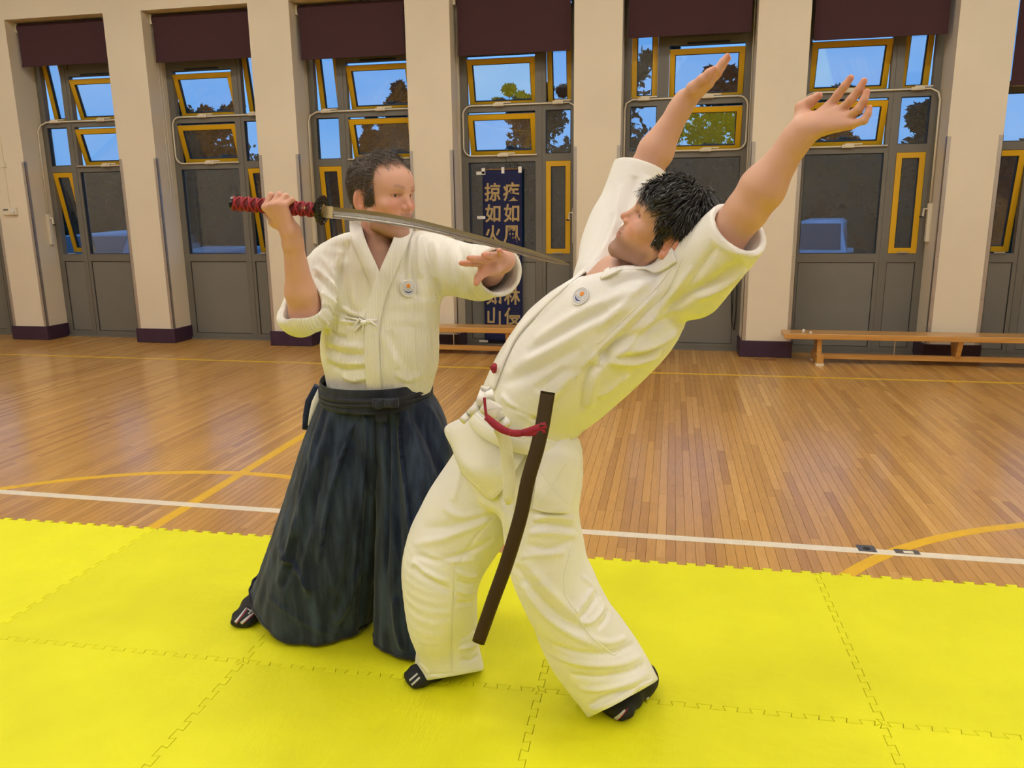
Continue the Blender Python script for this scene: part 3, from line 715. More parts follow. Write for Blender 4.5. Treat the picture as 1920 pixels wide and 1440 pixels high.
# ================================================================== SURFACES FROM DISTANCE FIELDS (people, cloth)
F32 = np.float32
CHUNK = [None]          # bounding sphere of the points being evaluated, to skip far primitives
def is_far(f):
    b = getattr(f, 'bs', None); c = CHUNK[0]
    if b is None or c is None: return False
    return np.linalg.norm(b[0] - c[0]) - b[1] - c[1] > 0.055
def smin(a, b, k):
    h = np.maximum(k - np.abs(a - b), 0) / k
    return np.minimum(a, b) - h * h * k * F32(0.25)
def smax(a, b, k): return -smin(-a, -b, k)
def cone(p0, p1, r0, r1):
    p0 = np.array(p0, F32); p1 = np.array(p1, F32); d = p1 - p0; L2 = float(d @ d) + 1e-12
    def f(Q):
        q = Q - p0; t = np.clip((q @ d) / L2, 0, 1)
        q = q - t[:, None] * d
        return np.sqrt(np.einsum('ij,ij->i', q, q)) - (r0 + (r1 - r0) * t)
    f.bs = ((p0 + p1) / 2, math.sqrt(L2) / 2 + max(r0, r1))
    return f
def chain(pts, rs, k=0.01):
    fs = [cone(pts[i], pts[i + 1], rs[i], rs[i + 1]) for i in range(len(pts) - 1)]
    return union(fs, k)
def ell(c, r, M=None):
    c = np.array(c, F32); r = np.array(r, F32); M = None if M is None else np.array(M, F32)
    def f(Q):
        q = Q - c
        if M is not None: q = q @ M            # columns of M are the ellipsoid's axes
        a = q / r; k0 = np.sqrt(np.einsum('ij,ij->i', a, a)); a = a / r; k1 = np.sqrt(np.einsum('ij,ij->i', a, a)) + 1e-9
        return k0 * (k0 - 1) / k1
    f.bs = (c, float(r.max()))
    return f
def union(fs, k=0.01):
    def f(Q):
        d = None
        for g in fs:
            if is_far(g): continue
            v = g(Q); d = v if d is None else smin(d, v, k)
        return np.full(len(Q), 0.5, F32) if d is None else d
    bs = [getattr(g, 'bs', None) for g in fs]
    if all(b is not None for b in bs):
        c = sum(b[0] for b in bs) / len(bs); f.bs = (c, max(np.linalg.norm(b[0] - c) + b[1] for b in bs))
    return f
def cut(f, g, k=0.004):
    r = lambda Q: f(Q) if is_far(g) else smax(f(Q), -g(Q), k)
    if hasattr(f, 'bs'): r.bs = f.bs
    return r
def keep(f, n, p, k=0.004):
    """keeps the side of the plane that n points away from"""
    n = np.array(n, F32); n = n / np.linalg.norm(n); p = np.array(p, F32)
    r = lambda Q: smax(f(Q), (Q - p) @ n, k)
    if hasattr(f, 'bs'): r.bs = f.bs
    return r
def loft(st, k=0.012):
    """tube through elliptic stations (centre, half axis a, half axis b)"""
    st = [tuple(np.array(v, F32) for v in s) for s in st]
    def seg(s0, s1):
        c0, a0, b0 = s0; c1, a1, b1 = s1; d = c1 - c0; L2 = float(d @ d) + 1e-12; dn = d / math.sqrt(L2)
        def f(Q):
            q = Q - c0; t = np.clip((q @ d) / L2, 0, 1); q = q - t[:, None] * d
            a = a0 + t[:, None] * (a1 - a0); b = b0 + t[:, None] * (b1 - b0)
            la = np.einsum('ij,ij->i', a, a); lb = np.einsum('ij,ij->i', b, b)
            u = np.einsum('ij,ij->i', q, a) / la; v = np.einsum('ij,ij->i', q, b) / lb
            m = np.minimum(la, lb) * F32(0.30); w = (q @ dn)
            w2 = w * w / m
            k0 = np.sqrt(u * u + v * v + w2); k1 = np.sqrt(u * u / la + v * v / lb + w2 / m) + 1e-9
            return np.where(k0 < 0.15, -np.sqrt(np.minimum(la, lb)) * F32(0.8), k0 * (k0 - 1) / k1)
        R_ = max(np.linalg.norm(q) for q in (a0, b0, a1, b1)); f.bs = ((c0 + c1) / 2, math.sqrt(L2) / 2 + R_)
        return f
    return union([seg(st[i], st[i + 1]) for i in range(len(st) - 1)], k)
def stn(L, Rr, Y, dep, YR=None, back=None):
    """station from the two outline points seen at pixels L and R"""
    l = P(L[0], L[1], Y); r = P(Rr[0], Rr[1], Y if YR is None else YR)
    c = (l + r) / 2; a = (r - l) / 2
    v = c - CAM; v = v / np.linalg.norm(v); b = v - a * (v @ a) / (a @ a); b = b / np.linalg.norm(b) * dep
    return (c, a, b)
def dense(st, n=3):
    """Catmull-Rom between stations"""
    A = [np.concatenate(s) for s in st]; out = []
    for i in range(len(A) - 1):
        p0, p1, p2, p3 = A[max(i - 1, 0)], A[i], A[i + 1], A[min(i + 2, len(A) - 1)]
        for q in range(n):
            t = q / n
            out.append(0.5 * ((2 * p1) + (-p0 + p2) * t + (2 * p0 - 5 * p1 + 4 * p2 - p3) * t * t + (-p0 + 3 * p1 - 3 * p2 + p3) * t ** 3))
    out.append(A[-1]); return [(o[:3], o[3:6], o[6:9]) for o in out]
def sdf_mesh(f, lo, hi, h):
    CHUNK[0] = None
    """sparse surface nets: vertices and quads of f = 0"""
    lo = np.array(lo, float); hi = np.array(hi, float); B = 8; H = B * h
    nb = np.ceil((hi - lo) / H).astype(int) + 1
    ii = np.stack(np.meshgrid(*[np.arange(n) for n in nb], indexing='ij'), -1).reshape(-1, 3)
    cc = (lo + (ii + 0.5) * H).astype(F32)
    d = np.concatenate([f(cc[i:i + 400000]) for i in range(0, len(cc), 400000)])
    act = ii[np.abs(d) < H * 1.35]
    g = np.arange(B + 1)
    loc = np.stack(np.meshgrid(g, g, g, indexing='ij'), -1).reshape(-1, 3)
    vals = np.empty((len(act), B + 1, B + 1, B + 1), F32)
    grp = act // 4; act = act[np.lexsort((grp[:, 2], grp[:, 1], grp[:, 0]))]; grp = act // 4
    cuts = [0] + (np.nonzero(np.any(np.diff(grp, axis=0) != 0, 1))[0] + 1).tolist() + [len(act)]
    for s, e in zip(cuts[:-1], cuts[1:]):
        a = act[s:e]
        q = (lo + (a[:, None, :] * B + loc[None]) * h).astype(F32).reshape(-1, 3)
        c0_, c1_ = q.min(0), q.max(0); CHUNK[0] = ((c0_ + c1_) / 2, float(np.linalg.norm(c1_ - c0_)) / 2)
        vals[s:e] = f(q).reshape(len(a), B + 1, B + 1, B + 1)
    CHUNK[0] = None
    sgn = vals < 0
    c8 = [sgn[:, i:B + i, j:B + j, k:B + k] for i in (0, 1) for j in (0, 1) for k in (0, 1)]
    cnt = sum(c.astype(np.int8) for c in c8)
    bi, xi, yi, zi = np.nonzero((cnt > 0) & (cnt < 8))
    D = nb * B + 2
    gx = act[bi] * B + np.stack([xi, yi, zi], 1)
    key = (gx[:, 0].astype(np.int64) * D[1] + gx[:, 1]) * D[2] + gx[:, 2]
    acc = np.zeros((len(bi), 3)); n = np.zeros(len(bi))
    cor = [(i, j, k) for i in (0, 1) for j in (0, 1) for k in (0, 1)]
    for i0 in range(8):
        for i1 in range(i0 + 1, 8):
            p, q = np.array(cor[i0]), np.array(cor[i1])
            if np.abs(p - q).sum() != 1: continue
            va = vals[bi, xi + p[0], yi + p[1], zi + p[2]]; vb = vals[bi, xi + q[0], yi + q[1], zi + q[2]]
            m = (va < 0) != (vb < 0); t = np.where(m, va / (va - vb + 1e-20), 0)
            acc += np.where(m[:, None], p + t[:, None] * (q - p), 0); n += m
    V = lo + (gx + acc / n[:, None]) * h
    od = np.argsort(key); ks = key[od]
    quads = []
    for ax in range(3):
        e = [0, 0, 0]; e[ax] = 1
        s0 = sgn[:, :B, :B, :B]; s1 = sgn[:, e[0]:B + e[0], e[1]:B + e[1], e[2]:B + e[2]]
        b, x, y, z = np.nonzero(s0 != s1)
        c = act[b] * B + np.stack([x, y, z], 1)
        o1, o2 = [q for q in range(3) if q != ax]
        ids = []
        ok = np.ones(len(b), bool)
        for (u, w) in ((0, 0), (1, 0), (1, 1), (0, 1)):
            cc = c.copy(); cc[:, o1] -= u; cc[:, o2] -= w
            kk = (cc[:, 0].astype(np.int64) * D[1] + cc[:, 1]) * D[2] + cc[:, 2]
            pos = np.clip(np.searchsorted(ks, kk), 0, len(ks) - 1); ok &= ks[pos] == kk
            ids.append(od[pos])
        qd = np.stack(ids, 1)
        inside = s0[b, x, y, z]
        flip = inside if ax != 1 else ~inside
        qd[~flip] = qd[~flip][:, ::-1]
        quads.append(qd[ok])
    Fc = np.concatenate(quads)
    return V, Fc
def normals(V, Fc):
    a, b, c, d = (V[Fc[:, i]] for i in range(4))
    n = np.cross(c - a, d - b); N_ = np.zeros_like(V)
    for i in range(4): np.add.at(N_, Fc[:, i], n)
    return N_ / (np.linalg.norm(N_, axis=1)[:, None] + 1e-12)
def relax(V, Fc, it=1, w=0.5):
    for _ in range(it):
        S_ = np.zeros_like(V); C_ = np.zeros(len(V))
        for i in range(4):
            np.add.at(S_, Fc[:, i], V[Fc[:, (i + 1) % 4]] + V[Fc[:, i - 1]]); np.add.at(C_, Fc[:, i], 2)
        C_[C_ == 0] = 1
        V = V + w * (S_ / C_[:, None] - V)
    return V
def project(V):
    d = V - CAM; z = d @ CF
    return np.stack([960 + FPX * (d @ CR) / z, 720 - FPX * (d @ CU) / z], 1)
def in_poly(px, poly):
    x, y = px[:, 0], px[:, 1]; r = np.zeros(len(px), bool); n = len(poly)
    for i in range(n):
        (x0, y0), (x1, y1) = poly[i], poly[(i + 1) % n]
        if y0 == y1: continue
        c = ((y0 > y) != (y1 > y)) & (x < (x1 - x0) * (y - y0) / (y1 - y0) + x0); r ^= c
    return r
def bvh(V, Fc): return BVHTree.FromPolygons(V.tolist(), Fc.tolist())
def hit(tree, px, py, miss=None):
    d = Vector(ray(px, py)); d.normalize()
    r = tree.ray_cast(Vector(CAM), d)
    if r[0] is None: return (None, None) if miss is None else (P(px, py, miss), np.array(-d))
    n = np.array(r[1])
    if n @ np.array(d) > 0: n = -n
    return np.array(r[0]), n
def resample(pts, step):
    pts = np.array(pts, float); out = [pts[0]]
    for i in range(len(pts) - 1):
        n = max(1, int(np.linalg.norm(pts[i + 1] - pts[i]) / step))
        for k in range(1, n + 1): out.append(pts[i] + (pts[i + 1] - pts[i]) * k / n)
    return np.array(out)
def curve_px(pts, n=24):
    """smooth pixel curve through the given points"""
    A = np.array(pts, float)
    if len(A) == 2: return [tuple(A[0] + (A[1] - A[0]) * t) for t in np.linspace(0, 1, n)]
    out = []; m = max(2, n // (len(A) - 1))
    for i in range(len(A) - 1):
        p0, p1, p2, p3 = A[max(i - 1, 0)], A[i], A[i + 1], A[min(i + 2, len(A) - 1)]
        for q in range(m):
            t = q / m
            out.append(tuple(0.5 * ((2 * p1) + (-p0 + p2) * t + (2 * p0 - 5 * p1 + 4 * p2 - p3) * t * t + (-p0 + 3 * p1 - 3 * p2 + p3) * t ** 3)))
    out.append(tuple(A[-1])); return out
def folds(V, Nn, tree, specs):
    """raises ridges (h > 0) or grooves (h < 0) along curves lying on the cloth; kind 'l' makes a one-sided ledge"""
    disp = np.zeros(len(V))
    for sp_ in specs:
        pts, w, h = sp_[:3]; kind = sp_[3] if len(sp_) > 3 else 'r'
        line = []; nrm = []
        for q in curve_px(pts, 10 * (len(pts) - 1)):
            c, n = hit(tree, *q)
            if c is not None: line.append(c); nrm.append(n)
        if len(line) < 2: continue
        line = np.array(line); nrm = np.array(nrm); R3 = 3.2 * w
        near = np.nonzero(np.all((V > line.min(0) - R3) & (V < line.max(0) + R3), 1))[0]
        if not len(near): continue
        Q = V[near]; best = np.full(len(Q), 1e9); side = np.zeros(len(Q)); tt = np.zeros(len(Q))
        L = len(line) - 1
        for i in range(L):
            a, b = line[i], line[i + 1]; d = b - a; l2 = d @ d
            if l2 > 0.0036 or l2 < 1e-12: continue
            t = np.clip((Q - a) @ d / l2, 0, 1); e = Q - a - t[:, None] * d; ds = np.einsum('ij,ij->i', e, e)
            m = ds < best; best[m] = ds[m]; tt[m] = (i + t[m]) / L
            s = np.cross(d, nrm[i]); side[m] = (e[m] @ s)
        ds = np.sqrt(best)
        end = np.clip(np.minimum(tt, 1 - tt) * 5, 0, 1) ** 0.6
        if kind == 'r': g = np.exp(-(ds / w) ** 2)
        elif kind == 'l': g = np.where(side > 0, np.exp(-(ds / w)), -0.35 * np.exp(-(ds / (0.35 * w))))
        ok = np.einsum('ij,j->i', Nn[near], nrm.mean(0)) > -0.3
        disp[near] += np.where(ok, h * g * end, 0)
    return V + Nn * disp[:, None]
def hash3(Q, s):
    return np.sin(Q @ np.array([12.9898, 78.233, 37.719]) * s) 
def wrinkle(V, Nn, amp, fr, seed=0, dirv=None):
    r = np.random.RandomState(seed); d = np.zeros(len(V))
    for k in range(7):
        w = r.normal(size=3)
        if dirv is not None: w = w - 0.85 * np.array(dirv) * (w @ np.array(dirv))
        w *= fr * (0.6 + 0.25 * k) / np.linalg.norm(w)
        d += np.sin(V @ w + r.uniform(0, 6.28) + 1.3 * np.sin(V @ r.normal(size=3) * fr * 0.5)) / (1 + 0.5 * k)
    return V + Nn * (amp * d / 2.2)[:, None]
def cloth_obj(name, V, Fc, m, parent, col=None):
    me = arr_mesh(name, V, Fc)
    if col is not None:
        at = me.color_attributes.new('tint', 'FLOAT_COLOR', 'POINT')
        at.data.foreach_set('color', np.c_[col, np.ones(len(col))].astype(F32).ravel())
    return link(name, me, m, parent, True)
def ribbon(name, pts, nrm, width, thick, m, parent, taper=None, lift=0.0, smooth=True, wdir=None):
    """strap of rectangular section along points with surface normals"""
    pts = np.array(pts, float); nrm = np.array(nrm, float); n = len(pts); v = []; f = []
    for i in range(n):
        t = pts[min(i + 1, n - 1)] - pts[max(i - 1, 0)]; t /= np.linalg.norm(t) + 1e-12
        q = nrm[i] - t * (nrm[i] @ t); q /= np.linalg.norm(q) + 1e-12
        s = np.cross(t, q); w = (width[i] if hasattr(width, '__len__') else width) / 2
        if taper is not None: w *= taper(i / (n - 1))
        c = pts[i] + q * lift
        sec = [(-w, 0), (-w, thick * .7), (-w * .88, thick), (w * .88, thick), (w, thick * .7), (w, 0)]
        v += [c + s * a + q * b for a, b in sec]
    for i in range(n - 1):
        for k in range(6): f.append((i * 6 + k, i * 6 + (k + 1) % 6, (i + 1) * 6 + (k + 1) % 6, (i + 1) * 6 + k))
    me = bpy.data.meshes.new(name); me.from_pydata([tuple(q) for q in v], [], f + [tuple(range(6))[::-1], tuple((n - 1) * 6 + k for k in range(6))])
    bm = bmesh.new(); bm.from_mesh(me); bmesh.ops.recalc_face_normals(bm, faces=bm.faces[:]); bm.to_mesh(me); bm.free()
    o = link(name, me, m, parent, smooth)
    return o
def lay(tree, px, n=30, miss=None):
    """points and normals of a pixel curve laid on a surface, smoothed"""
    pts, nr = [], []
    for q in curve_px(px, n):
        c, k = hit(tree, q[0], q[1], miss)
        if c is None: continue
        pts.append(c); nr.append(k)
    pts = np.array(pts); nr = np.array(nr)
    if len(pts) < 2: return pts, nr
    for _ in range(3):
        nr[1:-1] = (nr[:-2] + nr[1:-1] * 2 + nr[2:]) / 4; pts[1:-1] = (pts[:-2] + pts[1:-1] * 2 + pts[2:]) / 4
    nr /= np.linalg.norm(nr, axis=1)[:, None]
    return pts, nr
def strap(name, tree, px, width, thick, m, parent, lift=0.001, n=30, miss=None, **kw):
    p_, n_ = lay(tree, px, n, miss)
    if len(p_) < 2: return None
    if hasattr(width, '__len__'): width = np.interp(np.linspace(0, 1, len(p_)), np.linspace(0, 1, len(width)), width)
    return ribbon(name, p_, n_, width, thick, m, parent, lift=lift, **kw)
# ================================================================== PEOPLE: heads, hands, hair
def tint_mat(name, rough=0.5, spec=0.4, bump=0.0, bscale=400, sheen=0.0, sss=0.0):
    m = mat(name, (0.8, 0.8, 0.8), rough, spec=spec, bump=bump, bscale=bscale, sheen=sheen, sss=sss)
    t = m.node_tree; a = N(t, 'ShaderNodeAttribute'); a.attribute_name = 'tint'
    t.links.new(a.outputs['Color'], t.nodes['Principled BSDF'].inputs['Base Color'])
tint_mat('skin', 0.48, 0.4, bump=0.06, bscale=700, sss=0.12)
tint_mat('eye', 0.08, 0.6)
mat('hair_brown', (0.085, 0.060, 0.042), 0.45, spec=0.5)
mat('hair_black', (0.010, 0.0085, 0.008), 0.36, spec=0.6)

def head_local(s=1.0, gaunt=0.0):
    """distance field of a head in its own axes: x right, y face, z up, origin between the ears"""
    fs = []
    A = lambda f, k: fs.append((f, k, 1)); B_ = lambda f, k: fs.append((f, k, -1))
    A(ell((0, -0.002, 0.045), (0.0755, 0.097, 0.088)), 0.01)
    A(ell((0, 0.044, -0.018), (0.061, 0.050, 0.074)), 0.03)
    A(ell((0, 0.060, 0.055), (0.055, 0.034, 0.042)), 0.03)
    for x in (-1, 1):
        A(chain([(x * 0.056, 0.006, -0.040), (x * 0.049, 0.016, -0.070), (x * 0.017, 0.074, -0.096)], [0.015, 0.016, 0.014], 0.01), 0.030)
        A(ell((x * 0.046, 0.062, -0.014), (0.019, 0.017, 0.016)), 0.022)
        A(cone((x * 0.010, 0.0845, 0.036), (x * 0.043, 0.074, 0.037), 0.0085, 0.0075), 0.016)
    A(ell((0, 0.079, -0.096), (0.019, 0.0145, 0.0145)), 0.018)
    A(ell((0, 0.068, -0.052), (0.033, 0.026, 0.030)), 0.020)
    for x in (-1, 1):
        B_(ell((x * 0.033, 0.095, 0.0165), (0.0165, 0.015, 0.0115)), 0.014)
        A(ell((x * 0.032, 0.0715, 0.0170), (0.0155, 0.0140, 0.0125)), 0.004)
        B_(ell((x * 0.032, 0.0875, 0.0165), (0.0135, 0.0105, 0.0060)), 0.0022)
        A(cone((x * 0.021, 0.0845, 0.0230), (x * 0.042, 0.079, 0.0225), 0.0026, 0.0022), 0.005)
    A(chain([(0, 0.083, 0.026), (0, 0.094, 0.006), (0, 0.1065, -0.0145)], [0.0075, 0.0080, 0.0098], 0.008), 0.012)
    for x in (-1, 1):
        A(ell((x * 0.0125, 0.0950, -0.0195), (0.0072, 0.0095, 0.0072)), 0.007)
        B_(ell((x * 0.0065, 0.1010, -0.0275), (0.0040, 0.0055, 0.0035)), 0.003)
    A(ell((0, 0.0915, -0.0475), (0.021, 0.0065, 0.0050)), 0.006)
    A(ell((0, 0.0900, -0.0590), (0.0195, 0.0075, 0.0060)), 0.006)
    B_(ell((0, 0.0990, -0.0532), (0.0240, 0.0075, 0.0011)), 0.003)
    # ears
    for x in (-1, 1):
        yaw = 0.50
        ax = np.array([x * math.cos(yaw), math.sin(yaw), 0.0])
        ay = np.array([-ax[1], ax[0], 0]); M = np.stack([ax, ay, [0, 0, 1]], 1)
        c = np.array([x * 0.0800, -0.016, 0.001])
        A(ell(c, (0.0070, 0.0180, 0.0320), M), 0.005)
        B_(ell(c + ax * 0.0085 + ay * (0.004 * x), (0.0075, 0.0112, 0.0215), M), 0.003)
        A(ell(c + ax * 0.0020 + ay * (0.010 * x) + np.array([0, 0, -0.006]), (0.0050, 0.0040, 0.0070), M), 0.003)
        A(ell(c + np.array([0, 0.004, -0.027]), (0.0060, 0.0085, 0.0085), M), 0.005)
    def f(Q):
        Q = Q / F32(s); d = None
        for g, k, sg in fs:
            if d is not None and is_far(g): continue
            v = g(Q)
            d = v if d is None else (smin(d, v, k) if sg > 0 else smax(d, -v, k))
        return d * F32(s)
    return f
def g2(x, w): return np.exp(-(x / w) ** 2)
def head_tint(L, base, stub, hairmask, hairc, s, brow):
    """pigment of the face: lips, cheeks, beard shadow, brows, scalp; also shade painted between the lips"""
    L = L / s; x, y, z = np.abs(L[:, 0]), L[:, 1], L[:, 2]
    c = np.tile(np.array(base), (len(L), 1))
    def mixc(m, col): nonlocal c; m = np.clip(m, 0, 1)[:, None]; c = c * (1 - m) + np.array(col) * m
    red = (base[0] * 1.0, base[1] * 0.66, base[2] * 0.62)
    front = (y > 0.02)
    mixc(0.55 * g2(np.sqrt((x - 0.045) ** 2 + (z + 0.018) ** 2), 0.026) * front, red)
    mixc(0.55 * g2(np.sqrt(x ** 2 + (z + 0.016) ** 2), 0.017) * (y > 0.085), red)
    mixc(0.6 * ((y < 0.012) & (x > 0.0725) & (np.abs(z) < 0.045)), red)
    jaw = np.clip((-0.030 - z) / 0.02, 0, 1) * np.clip((y - (-0.002)) / 0.02, 0, 1) * np.clip((z + 0.135) / 0.02, 0, 1)
    jaw = jaw * np.clip(1.25 - g2(np.sqrt(((x - 0.042) / 1.2) ** 2 + (z + 0.040) ** 2), 0.020) * 1.2, 0, 1)
    mixc(stub * jaw, (base[0] * 0.42, base[1] * 0.40, base[2] * 0.42))
    mixc(stub * 0.6 * g2((z + 0.0385), 0.006) * (x < 0.024) * (y > 0.08), (base[0] * 0.42, base[1] * 0.40, base[2] * 0.42))
    lip = g2((z + 0.0480) / (1 - 0.5 * (x / 0.023) ** 2).clip(0.2), 0.0052) + g2((z + 0.0592) / (1 - 0.5 * (x / 0.023) ** 2).clip(0.2), 0.0060)
    mixc(0.75 * lip * (x < 0.0235) * (y > 0.078), (base[0] * 0.72, base[1] * 0.42, base[2] * 0.42))
    mixc(0.8 * g2(z + 0.0532, 0.0017) * (x < 0.023) * (y > 0.08), (0.10, 0.03, 0.03))  # shade of the mouth crease, painted into the skin colour
    mixc(brow * g2(z - (0.0365 + 0.006 * np.clip((x - 0.012) / 0.02, 0, 1)), 0.0045) * np.clip((x - 0.011) / 0.004, 0, 1) * np.clip((0.049 - x) / 0.006, 0, 1) * (y > 0.05), hairc)
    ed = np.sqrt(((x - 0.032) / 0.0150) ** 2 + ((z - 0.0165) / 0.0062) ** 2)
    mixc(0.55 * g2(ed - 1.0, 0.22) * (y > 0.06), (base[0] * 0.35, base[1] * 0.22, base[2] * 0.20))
    mixc(0.35 * g2(np.sqrt((x - 0.030) ** 2 + (z - 0.002) ** 2), 0.012) * (y > 0.06), (base[0] * 0.75, base[1] * 0.55, base[2] * 0.58))
    mixc(hairmask, hairc)
    return c
def hair_strands(roots, nrm, comb, length, width, layer, center, rad, seed, n=6, curl=0.0, droop=0.0):
    """flat tapering locks that follow the skull"""
    r = np.random.RandomState(seed); m = len(roots)
    p = roots.copy(); d = comb + 0.25 * nrm; d /= np.linalg.norm(d, axis=1)[:, None]
    step = (length / (n - 1))[:, None]; pts = [p.copy()]
    ph = r.uniform(0, 6.28, m); tgt = layer * r.uniform(0.25, 1.0, m)
    for i in range(1, n):
        sd = np.cross(d, nrm); sd /= np.linalg.norm(sd, axis=1)[:, None] + 1e-9
        dd = d + (curl * np.sin(ph + i * 1.7))[:, None] * sd + curl * 0.5 * np.cos(ph * 1.3 + i * 2.1)[:, None] * nrm
        dd[:, 2] -= droop
        p = p + dd / np.linalg.norm(dd, axis=1)[:, None] * step
        q = (p - center) / rad; l = np.linalg.norm(q, axis=1); e = (l - 1) * np.mean(rad)
        want = tgt * min(1.0, 0.45 + i / 4)
        fix = np.where(e < want, want - e, (want - e) * 0.35)
        nn = q / rad; nn /= np.linalg.norm(nn, axis=1)[:, None]
        p = p + nn * fix[:, None]
        d = p - pts[-1]; d /= np.linalg.norm(d, axis=1)[:, None] + 1e-9; nrm = nn
        pts.append(p.copy())
    A = np.stack(pts, 1)                     # m, n, 3
    t = np.gradient(A, axis=1); nn = (A - center) / rad ** 2
    sd = np.cross(t, nn); sd /= np.linalg.norm(sd, axis=2)[:, :, None] + 1e-9
    tw = r.uniform(-0.8, 0.8, m)[:, None, None]; nn = nn / np.linalg.norm(nn, axis=2)[:, :, None]
    sd = sd * np.cos(tw) + nn * np.sin(tw)
    w = width * np.array([0.8] + [1.0] * (n - 3) + [0.7, 0.12])[None, :, None] * r.uniform(0.6, 1.3, m)[:, None, None]
    Vv = np.stack([A - sd * w, A + sd * w], 2).reshape(-1, 3)
    base = (np.arange(m) * n * 2)[:, None] + (np.arange(n - 1) * 2)[None]
    Fq = np.stack([base, base + 1, base + 3, base + 2], -1).reshape(-1, 4)
    return Vv, Fq
def eye_ball(c, gaze, up, parent, iris):
    g = np.array(gaze) / np.linalg.norm(gaze); sdv = np.cross(g, up); sdv /= np.linalg.norm(sdv); u = np.cross(sdv, g)
    nu, nv = 28, 20; v = []; col = []
    for i in range(nv + 1):
        a = math.pi * i / nv
        for k in range(nu):
            b = 2 * math.pi * k / nu
            v.append(np.array(c) + 0.0122 * (math.cos(a) * g + math.sin(a) * (math.cos(b) * sdv + math.sin(b) * u)))
            dg = math.degrees(a); col.append((0.004, 0.004, 0.005) if dg < 11 else (iris if dg < 26 else ((0.05, 0.05, 0.05) if dg < 29 else (0.62, 0.55, 0.52))))
    f = [(i * nu + k, i * nu + (k + 1) % nu, (i + 1) * nu + (k + 1) % nu, (i + 1) * nu + k) for i in range(nv) for k in range(nu)]
    cloth_obj('eye', np.array(v), np.array(f), 'eye', parent, np.array(col))
def hand_field(J, sc=1.0):
    """J: wrist, mcp x4 (index..little), fingers: list of [pip, dip, tip], thumb: [cmc, mcp, ip, tip]; all in world points"""
    w = J['wrist']; fs = []
    rk = [0.0115, 0.0118, 0.0112, 0.0102]
    palm = [cone(w + (m - w) * 0.12 + J.get('off', [np.zeros(3)] * 4)[i], m, 0.0185 if i in (1, 2) else 0.0170, rk[i]) for i, m in enumerate(J['mcp'])]
    fs.append((union(palm, 0.014), 0.012))
    ctr = sum(J['mcp']) / 4
    rr = [(0.0098, 0.0088, 0.0080, 0.0068), (0.0100, 0.0090, 0.0081, 0.0069), (0.0095, 0.0085, 0.0077, 0.0066), (0.0085, 0.0076, 0.0069, 0.0060)]
    fing = []
    for i, fg in enumerate(J['fingers']):
        pts = [J['mcp'][i]] + list(fg)
        fing.append(chain(pts, [q * sc for q in rr[i]], 0.004))
    t = J['thumb']
    th = chain([w + (t[0] - w) * 0.3, t[0], t[1], t[2], t[3]], [0.017, 0.0180, 0.0125, 0.0100, 0.0078], 0.008)
    pf = union(palm, 0.014)
    def f(Q):
        d = smin(pf(Q), th(Q), 0.012)
        for g in fing:
            if not is_far(g): d = smin(d, g(Q), 0.0055)
        return d
    return f
def hand_tint(V, J, base):
    c = np.tile(np.array(base), (len(V), 1))
    def blush(p, w, a, col):
        m = (a * g2(np.linalg.norm(V - p, axis=1), w))[:, None]; return c * (1 - m) + np.array(col) * m
    pk = (base[0] * 0.98, base[1] * 0.68, base[2] * 0.62)
    for i, fg in enumerate(J['fingers']):
        c = blush(fg[2], 0.017, 0.75, pk); c = blush(J['mcp'][i], 0.012, 0.35, pk); c = blush(fg[0], 0.010, 0.3, pk)
    c = blush(J['thumb'][3], 0.017, 0.7, pk); c = blush(J['thumb'][1], 0.02, 0.35, pk)
    return c
def bone_chain(*q): return [np.array(v, float) for v in q]
def joinV(parts):
    Vs, Fs, Cs, off = [], [], [], 0
    for v, f, c in parts:
        Vs.append(v); Fs.append(f + off); Cs.append(c); off += len(v)
    V = np.concatenate(Vs); Fc = np.concatenate(Fs); C = np.concatenate(Cs)
    # tie the finer pieces to the trunk inside the clothing so that the body is one connected skin
    tie = []; n0 = len(parts[0][0]); off = n0
    for v, f, c in parts[1:]:
        ctr = v.mean(0); a = parts[0][0]
        k = np.argmin(np.linalg.norm(a - ctr, axis=1)); d = np.linalg.norm(v - a[k], axis=1); j = np.argsort(d)[:1][0]
        e = f[np.nonzero(f == j)[0][0]]; nb = e[(list(e).index(j) + 1) % 4]
        e2 = parts[0][1][np.nonzero(parts[0][1] == k)[0][0]]; nb2 = e2[(list(e2).index(k) + 1) % 4]
        tie.append([k, nb2, off + nb, off + j]); off += len(v)
    if tie: Fc = np.concatenate([Fc, np.array(tie)])
    return V, Fc, C
def bounds(pts, pad):
    p_ = np.array(pts); return p_.min(0) - pad, p_.max(0) + pad
